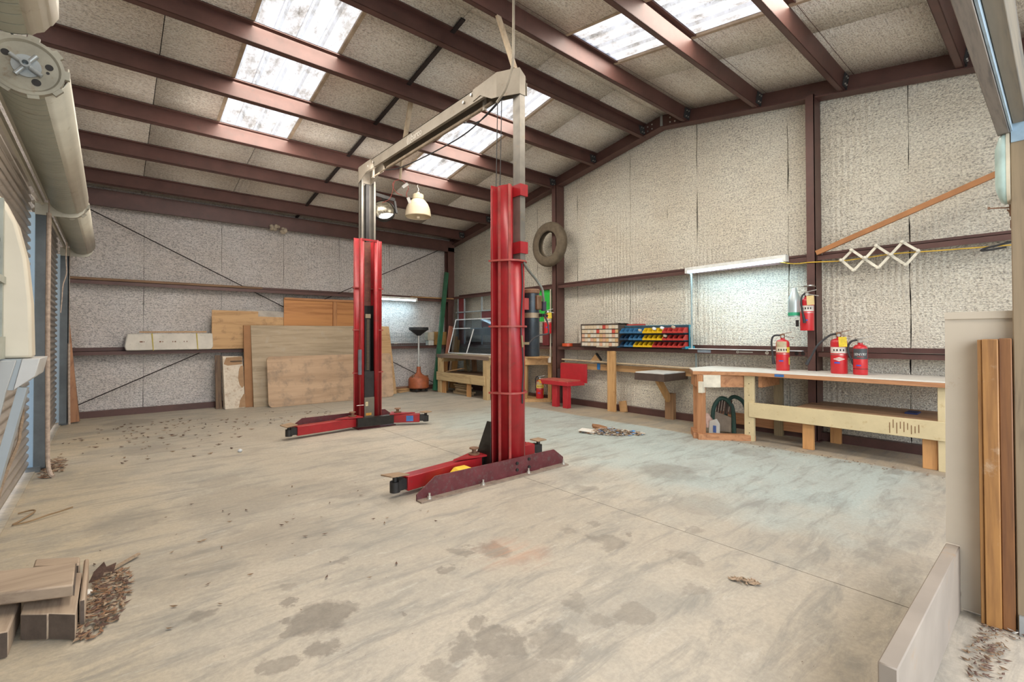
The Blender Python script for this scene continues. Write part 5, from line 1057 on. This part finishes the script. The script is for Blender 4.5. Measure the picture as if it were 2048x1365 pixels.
t = thing('paper_bag', 'white paper bag with blue print beside the green frame under the workbench', 'bag', (6.0, 3.02, .0)); MB().prism([(2.94, .0), (3.06, 0), (3.05, .17), (2.98, .20), (2.94, .14)], 6.0, 6.06, 'yz').build('bag', WHITEP, t); MB().box(5.995, 6.0, 2.96, 3.0, .03, .12).build('blue_print', paint('blue_print', (.08, .14, .36), .6), t)
k = MB(); k.lathe([(0, 0), (.09, .02), (.10, .07), (.06, .13), (.02, .19), (0, .20)], 7, Matrix.Translation((6.08, 3.12, .06)), smooth=False); tag(k.build('pink_rag', paint('pink_cloth', (.62, .42, .34), .9)), 'crumpled pinkish rag inside the angled end of the workbench', 'rag')
tag(MB().box(6.3, 6.5, 1.0, 1.1, .476, .49).build('blue_rag', paint('navy_cloth', (.02, .03, .10), .9)), 'small dark blue cloth on the lower shelf of the workbench', 'rag')

# ================================================================== RIGHT WALL, right end
t = thing('accordion_rack', 'white expanding accordion peg rack hung on the wall right of the tall post', 'peg rack', (6.5, 1.35, 2.15))
WP = paint('off_white_painted_wood', (.68, .64, .53), .6)
TL = [(1.70, 2.165), (1.585, 2.275), (1.58, 2.05), (1.455, 2.16), (1.345, 2.285), (1.34, 2.05), (1.22, 2.165), (1.105, 2.30), (1.09, 2.06), (.985, 2.175)]
TL = dict(a=(1.685, 2.165), t1=(1.585, 2.270), b1=(1.57, 2.035), c1=(1.455, 2.165), t2=(1.355, 2.285), b2=(1.345, 2.04), c2=(1.225, 2.170), t3=(1.13, 2.295), b3=(1.105, 2.045), d=(1.0, 2.18))
def tp(n, off): return (6.49-off, TL[n][0], TL[n][1])
for (p, q, off) in (('a', 't1', 0), ('a', 'b1', .02), ('t1', 'b2', .02), ('b1', 't2', 0), ('t2', 'b3', .02), ('b2', 't3', 0), ('t3', 'd', .02), ('b3', 'd', 0)):
    MB().bar(tp(p, off), tp(q, off), .014, .026).build('slat', WP, t)
for n in TL: MB().lathe([(0, -.02), (.013, -.02), (.013, .035), (.019, .045), (.014, .055), (0, .058)], 10, Matrix.Translation(tp(n, .0)) @ Matrix.Rotation(-PI/2, 4, 'Y')).build('peg', WP, t)
MB().bar((6.50, 1.355, 2.29), (6.56, 1.355, 2.29), .01, .01).build('hook', BOLT, t)
tag(MB().bar((6.52, 1.955, 2.29), (6.52, .33, 2.885), .035, .055).build('diagonal_brace', paint('orange_brown_steel', (.36, .155, .055), .55, .1, .2, 5)), 'orange brown diagonal bar rising from the tall post to the right', 'brace')
k = MB(); k.tube(curve_pts([(6.53, 2.42, 2.245), (6.53, 2.2, 2.19), (6.51, 2.02, 2.185), (6.53, 1.7, 2.165), (6.53, 1.42, 2.175), (6.54, 1.2, 2.185), (6.54, .85, 2.17), (6.54, .3, 2.15)]), .006, 6); tag(k.build('extension_cord', paint('yellow_cord', (.66, .42, .04), .5)), 'thin yellow cord strung along the wall below the girt', 'cord')
k = MB(); k.tube(curve_pts([(6.50, .30, 2.185), (6.50, .40, 2.16), (6.50, .50, 2.14), (6.50, .53, 2.12), (6.50, .47, 2.12), (6.50, .36, 2.13)]), .010, 7); tag(k.build('black_hose', RUBBER), 'black hose looped over the girt at the far right', 'hose')
tag(MB().box(6.53, 6.55, .45, 1.16, 1.096, 1.10).build('flat_bar', STEEL_GREY), 'thin grey flat bar resting on the girt behind the small extinguisher', 'bar')

# ================================================================== RIGHT FOREGROUND
PNL = paint('beige_panel_board', (.50, .43, .335), .7, 0, .08, 2, (.34, .20, .11), .06)
t = thing('partition_panel', 'tall beige board panel standing against the low curb at the right', 'panel', (3.06, .25, 0))
MB().prism([(.385, .305), (.337, .303), (.334, .012), (.13, .005), (.13, 1.405), (.378, 1.405)], 3.058, 3.078, 'yz').build('board', PNL, t)
MB().box(3.050, 3.0585, .13, .378, 1.372, 1.405).build('edge_strip', PNL, t)
OLDW = wood('old_amber_timber', (.34, .165, .05), (.20, .09, .03), 'z', .6, .55, (.52, .42, .30), .12); OLDD = wood('old_dark_timber', (.20, .085, .028), (.12, .05, .02), 'z', .6, .55)
t = thing('timber_offcut', 'worn amber timber post leaning between beige panel and door post', 'timber', (3.0, .22, 0))
MB().box(2.975, 3.045, .196, .2465, .003, 1.278).build('face_board', OLDW, t, bevel=.003); MB().box(2.985, 3.045, .248, .262, .003, 1.275).build('edge_board', OLDW, t, bevel=.002); MB().box(2.995, 3.045, .155, .1955, .003, 1.282).build('side_board', OLDD, t, bevel=.003)
t = thing('oval_light', 'rounded bulkhead light on the left face of the door post, below the header', 'lamp', (3.0, .17, 2.07))
k = MB(); pr = rrect(-.075, .075, -.155, .155, .06)
def ring(sc_, d): return [(3.055+a*sc_, .153+d, 2.04+b*sc_) for a, b in pr]
n = len(pr); vs = ring(1, 0)+ring(1, .02)+ring(.93, .032)+ring(.62, .046)
k.add(vs, [tuple(range(n))]+[(j*n+i, j*n+(i+1) % n, (j+1)*n+(i+1) % n, (j+1)*n+i) for j in range(3) for i in range(n)]+[tuple(range(3*n, 4*n))], True); k.build('shade', paint('pale_teal_plastic', (.46, .62, .58), .35), t)
k = MB(); vs = ring(1.02, -.001)+ring(1.02, .010); k.add(vs, [tuple(range(n)), tuple(range(n, 2*n))]+[(i, (i+1) % n, n+(i+1) % n, n+i) for i in range(n)]); k.build('base', paint('cream_base', (.56, .50, .38), .5), t)
t = thing('rusty_latch', 'rusty latch with a long spike on the left edge of the door post', 'latch', (3.02, .16, 1.86))
MB().bar((3.04, .152, 1.862), (3.04, .222, 1.872), .005, .005).bar((3.04, .222, 1.868), (3.04, .222, 1.878), .008, .008).build('spike', RUST, t); MB().box(3.03, 3.05, .150, .158, 1.825, 1.875).bar((3.04, .152, 1.835), (3.04, .164, 1.855), .008, .006).box(3.03, 3.05, .150, .156, 1.77, 1.805).build('plate', RUST, t)

# ================================================================== LEFT FOREGROUND
t = thing('window_cooler', 'cream louvred air cooler with curved hood at the left edge, on a grey bracket shelf', 'air cooler', (-.45, 3.0, 1.2))
HOOD = paint('aged_cream_plastic', (.62, .55, .43), .45, 0, .08, 3); GRN = paint('grey_green_panel', (.36, .37, .31), .5)
b = MB(); pf = [(-.56, 1.205), (-.262, 1.205), (-.268, 1.45), (-.285, 1.65), (-.315, 1.80), (-.355, 1.90), (-.43, 1.985), (-.56, 1.985)]
b.prism(pf, 3.0, 3.13, 'xz'); b.build('hood', HOOD, t, bevel=.012, seg=2)
b = MB(); b.prism([(x-.012, z) for x, z in pf if x > -.57], 2.80, 3.0, 'xz'); 
MB().box(-.56, -.345, 2.72, 2.998, 1.205, 1.30).box(-.56, -.345, 2.72, 2.998, 1.53, 1.56).box(-.37, -.352, 2.97, 2.998, 1.3, 1.9).build('front_panel', GRN, t)
for i in range(6): MB().box(-.50, -.36, 2.80, 2.998, 1.335+.075*i, 1.350+.075*i).build('louvre', paint('dark_louvre', (.05, .05, .045), .5), t)
MB().box(-.56, -.40, 2.86, 2.998, 1.3, 1.9).build('grille_back', DARK, t)
MB().box(-.305, -.262, 2.99, 2.999, 1.62, 1.635).build('blue_sticker', paint('blue_spot', (.05, .1, .4), .5), t) if False else None
t = thing('bracket_stand', 'grey painted wedge shaped bracket shelf under the cream cooler at the left edge', 'stand', (-.4, 3.0, 0))
GP = paint('light_grey_paint', (.50, .49, .47), .55, 0, .08, 4); GP_SHADE = paint('shaded_blue_grey_paint', (.30, .33, .345), .5, 0, .1, 4)  # darker blue-grey holds the shade of the shelf's near face and strut
MB().prism([(-.289, 1.203), (-.234, 1.203), (-.249, 1.125), (-.315, 1.068)], 2.95, 3.30, 'xz').build('shelf_front', GP, t, bevel=.002)
MB().prism([(-.57, 1.203), (-.290, 1.203), (-.316, 1.068), (-.57, 1.10)], 2.955, 3.30, 'xz').build('shelf_block', GP_SHADE, t)
MB().prism([(-.57, 1.198), (-.305, 1.198), (-.334, 1.068), (-.356, .934), (-.42, .70), (-.57, .60)], 2.93, 2.955, 'xz').build('side_panel', paint('mid_grey_paint', (.38, .385, .375), .55, 0, .08, 4), t, bevel=.002)
MB().bar((-.290, 3.02, 1.075), (-.50, 2.98, .0), .085, .03, (1, 0, 0)).build('strut', GP_SHADE, t)
MB().box(-.60, -.30, 2.50, 2.94, 0, 1.18).build('side_panel', GP_SHADE, t) if False else None
k = MB(); k.tube(curve_pts([(-.55, 5.64, .73), (-.55, 5.68, .64), (-.55, 5.55, .54), (-.55, 5.45, .45), (-.55, 5.08, .38), (-.55, 4.72, .30), (-.55, 4.35, .16), (-.54, 4.1, .02)]), .011, 7); tag(k.build('dry_vine', paint('dry_bark', (.26, .19, .13), .9, 0, .3, 30)), 'dry brown vine stem leaning against the near roll-up door', 'vine')
# ropes by the doors
ROPE = paint('dirty_rope', (.46, .36, .29), .9, 0, .35, 30)
k = MB(); k.tube([(-.435, 6.12, z) for z in (2.62, 2.45)], .006, 6); k.tube(curve_pts([(-.435, 6.12, 2.45), (-.437, 6.12, 1.5), (-.434, 6.12, .9), (-.43, 6.12, .35), (-.425, 6.11, .12), (-.405, 6.08, .03), (-.385, 6.06, .012)]), .017, 8); tag(k.build('pull_rope', ROPE), 'thick dirty pull rope hanging by the jamb between the two roll-up doors', 'rope')
k = MB(); k.tube(curve_pts([(-.42, 8.2, 2.5), (-.425, 8.2, 2.3), (-.42, 8.2, 2.1), (-.45, 8.2, 1.95), (-.46, 8.2, 1.75), (-.47, 8.2, 1.6)]), .006, 6); tag(k.build('thin_cord', ROPE), 'thin pale cord dangling in front of the far roll-up door', 'cord')
k = MB(); k.tube([(-.445, 9.35, 2.6), (-.445, 9.35, 1.2)], .004, 5); k.tube(curve_pts([(-.445, 9.35, 1.2), (-.442, 9.35, .5), (-.435, 9.35, .03)]), .014, 7); tag(k.build('pull_rope', ROPE), 'pale pull rope hanging by the reddish boards in the rear corner', 'rope')

# lumber pile at lower left
TIM = wood('sawn_grey_timber', (.36, .27, .19), (.24, .17, .12), 'x', .8, .8); TIME = paint('dark_end_grain', (.11, .08, .06), .9, 0, .3, 18); TIM2 = wood('sawn_pale_timber', (.40, .30, .21), (.28, .20, .14), 'y', .8, .8)
def block(lab, poly, z0, z1, mat, ends):
    """timber with the given plan; ends = edge indices that show end grain"""
    cx_, cy_ = sum(p[0] for p in poly)/len(poly), sum(p[1] for p in poly)/len(poly)
    t_ = thing('timber_block', lab, 'timber', (cx_, cy_, z0), 0, 'sawn timbers lower left')
    MB().prism(poly, z0, z1, 'xy').build('timber', mat, t_, bevel=.007)
    for e in ends:
        a, b_ = Vector(poly[e]), Vector(poly[(e+1) % len(poly)]); d = (b_-a).normalized(); n_ = Vector((d.y, -d.x))
        if n_.dot(a-Vector((cx_, cy_))) < 0: n_ = -n_
        a2, b2 = a+d*.003, b_-d*.003; k = MB()
        k.add([(p.x+n_.x*o_, p.y+n_.y*o_, z) for o_ in (-.002, .0015) for p, z in ((a2, z0+.003), (b2, z0+.003), (b2, z1-.004), (a2, z1-.004))], [(0, 1, 2, 3), (4, 7, 6, 5), (0, 4, 5, 1), (2, 6, 7, 3), (1, 5, 6, 2), (0, 3, 7, 4)])
        k.build('end_grain', TIME, t_)
    return t_
block('short thick timber block with cracked dark end grain facing the camera, lower left', [(-.282, 2.91), (-.195, 2.838), (-.192, 2.842), (-.103, 2.757), (-.098, 3.22), (-.285, 3.36)], .004, .114, TIM2, [0, 2])
block('weathered plank lying across the top of the timber pile, lower left', [(-.113, 2.856), (-.116, 3.127), (-.43, 3.277), (-.43, 3.002)], .150, .204, TIM, [0])
block('dark ended timber block at the bottom left corner of the pile, partly out of frame', [(-.46, 2.84), (-.305, 2.79), (-.300, 3.12), (-.46, 3.14)], .002, .107, TIM2, [0])
block('pale narrow board standing on edge at the right side of the timber pile', [(-.096, 2.88), (-.076, 2.88), (-.076, 3.40), (-.096, 3.40)], .0, .116, TIM2, [0])
block('thin timber piece in the gap beneath the weathered top plank', [(-.285, 3.37), (-.11, 3.24), (-.11, 3.36), (-.285, 3.48)], .002, .148, TIM, [0])
LEAFM = [paint('leaf_brown', (.20, .125, .07), .9, 0, .4, 60), paint('leaf_tan', (.34, .245, .16), .9, 0, .35, 60), paint('leaf_dark', (.11, .06, .04), .9, 0, .4, 60), paint('leaf_rust', (.24, .125, .065), .9, 0, .3, 60)]
def litter(name, lab, c, rx, ry, n, size, mats, h=.02, ang=0.0):
    t = thing(name, lab, 'leaf litter', (c[0], c[1], 0)); t['kind'] = 'stuff'
    bs = [MB() for _ in mats]
    for i in range(n):
        r_ = random.random()**.6; a = random.uniform(0, 2*PI); x = r_*math.cos(a)*rx; y = r_*math.sin(a)*ry
        x, y = x*math.cos(ang)-y*math.sin(ang), x*math.sin(ang)+y*math.cos(ang)
        s = size*random.uniform(.4, 1.3); M = Matrix.Translation((c[0]+x, c[1]+y, .006+random.random()*h*(1-r_))) @ Matrix.Rotation(random.uniform(0, 6.3), 4, 'Z') @ Matrix.Rotation(random.uniform(-.5, .5), 4, 'X')
        random.choice(bs).add([(-s, 0, .2*s), (-.2*s, -.35*s, 0), (s, 0, .25*s), (-.1*s, .35*s, .02*s)], [(0, 1, 2), (0, 2, 3)], False, M)
    for b, m_ in zip(bs, mats):
        if b.v: stuff(b.build('leaves', m_, t))
    return t
litter('leaf_litter', 'heap of dry leaves and bark against the timber pile, lower left', (-.01, 3.08), .10, .38, 420, .022, LEAFM, .03, R(-8))
tag(MB().prism([(0, 0), (.05, .0), (.06, .035), (.10, .03), (.11, .07), (.07, .06), (.06, .09), (.02, .05)], -.006, .006, 'xz').build('bark_flake', LEAFM[2]), 'dark bark flake standing up beside the timber pile', 'bark').location = (-.075, 3.36, .0)
tag(MB().bar((-.03, 3.38, .012), (.14, 3.56, .018), .018, .010).build('wood_splinter', LEAFM[1]), 'long pale wood splinter lying by the timber pile', 'splinter')
tag(MB().lathe([(0, 0), (.018, .004), (.022, .014), (.012, .026), (0, .028)], 8, Matrix.Translation((-.075, 3.20, 0)), smooth=False).build('white_crumple', WHITEP), 'small white crumpled paper beside the timber pile', 'paper')
# sweepings in the middle right
PC_ = paint('pale_chip', (.50, .45, .37), .9); SW_ = [LEAFM[0], LEAFM[1], LEAFM[2], PC_, LEAFM[0], LEAFM[1], LEAFM[3], LEAFM[1], PC_, LEAFM[0], LEAFM[1], paint('blue_chip', (.16, .26, .42), .8)]
litter('floor_sweepings', 'swept heap of chips, leaves and litter on the open floor before the red seat', (5.08, 3.93), .42, .18, 800, .032, SW_, .07, R(-52))
k = MB(); k.prism([(-.14, -.05), (.07, -.07), (.15, -.02), (.08, .05), (-.08, .06)], 0, .008, 'xy'); o = k.build('white_paper_scrap', WHITEP); o.location = (4.86, 4.14, .03); o.rotation_euler = (.15, .1, R(-45)); tag(o, 'flat white paper scrap at the left of the swept heap', 'paper')
k = MB(); k.prism([(-.10, -.05), (.09, -.05), (.11, .03), (.0, .06), (-.10, .04)], 0, .03, 'xy'); o = k.build('cardboard_scrap', paint('brown_card', (.26, .12, .05), .9)); o.location = (5.10, 4.15, .03); o.rotation_euler = (.2, .2, R(-40)); tag(o, 'crumpled brown cardboard scrap on top of the swept heap', 'cardboard')
for (x, y, l) in ((4.98, 4.05, 'blue bottle cap in front of the brown cardboard in the swept heap'), (5.27, 3.72, 'blue cap at the right end of the swept heap')):
    k = MB(); k.lathe([(0, 0), (.022, 0), (.022, .018), (0, .018)], 12, Matrix.Translation((x, y, .02)) @ Matrix.Rotation(.5, 4, 'X')); tag(k.build('blue_disc', paint('blue_cap', (.08, .26, .55), .4)), l, 'bottle cap')
litter('dead_leaves', 'small clump of brown leaves on the floor near the right foreground', (2.545, 1.11), .075, .03, 60, .02, [LEAFM[0], LEAFM[1], LEAFM[1]], .01, R(-60))
litter('jamb_debris', 'reddish debris gathered at the foot of the jamb between the roll-up doors', (-.42, 6.55), .10, .5, 260, .025, LEAFM, .015)
litter('scattered_leaves', 'scattered dry leaves over the floor near the roll-up doors', (.55, 7.6), 1.0, 1.6, 150, .03, [LEAFM[0], LEAFM[2]], .003)
litter('scattered_leaves', 'scattered dry leaves in front of the leaning plywood', (2.0, 7.9), .9, 1.0, 60, .03, [LEAFM[0], LEAFM[2]], .003)
litter('scattered_leaves', 'sparse leaf bits over the open floor in the foreground', (1.0, 3.4), 1.1, 1.3, 60, .016, [LEAFM[0], LEAFM[2]], .003)
litter('curb_debris', 'pine needles and grit on the bluish slab beside the door post', (2.72, .22), .28, .06, 170, .014, [LEAFM[2], LEAFM[0]], .004)
litter('curb_debris', 'dusty cobwebbed dirt at the foot of the leaning amber timber', (3.0, .17), .07, .10, 120, .012, [LEAFM[2], LEAFM[0], paint('grey_dust', (.36, .34, .30), .95)], .012)
litter('threshold_debris', 'thin line of dirt along the base of the long workbench', (5.75, 1.9), .12, 1.3, 120, .014, [LEAFM[2], LEAFM[0]], .003)
k = MB(); k.tube(curve_pts([(-.50, 4.98, .008), (-.43, 4.96, .02), (-.41, 4.90, .02), (-.47, 4.76, .01), (-.495, 4.70, .01), (-.42, 4.70, .012), (-.33, 4.75, .02), (-.27, 4.79, .02), (-.20, 4.81, .03)]), .0055, 6); tag(k.build('curly_twig', paint('brown_twig', (.26, .17, .09), .9)), 'curled brown twig lying on the floor by the near roll-up door', 'twig')
k = MB(); k.lathe([(0, 0), (.02, .004), (.025, .02), (.01, .035), (0, .036)], 7, Matrix.Translation((1.12, 6.02, 0)), smooth=False); tag(k.build('pale_pebble', paint('pale_blue_chip', (.5, .52, .52), .7)), 'small pale chip alone on the floor left of the far swing arm', 'chip')
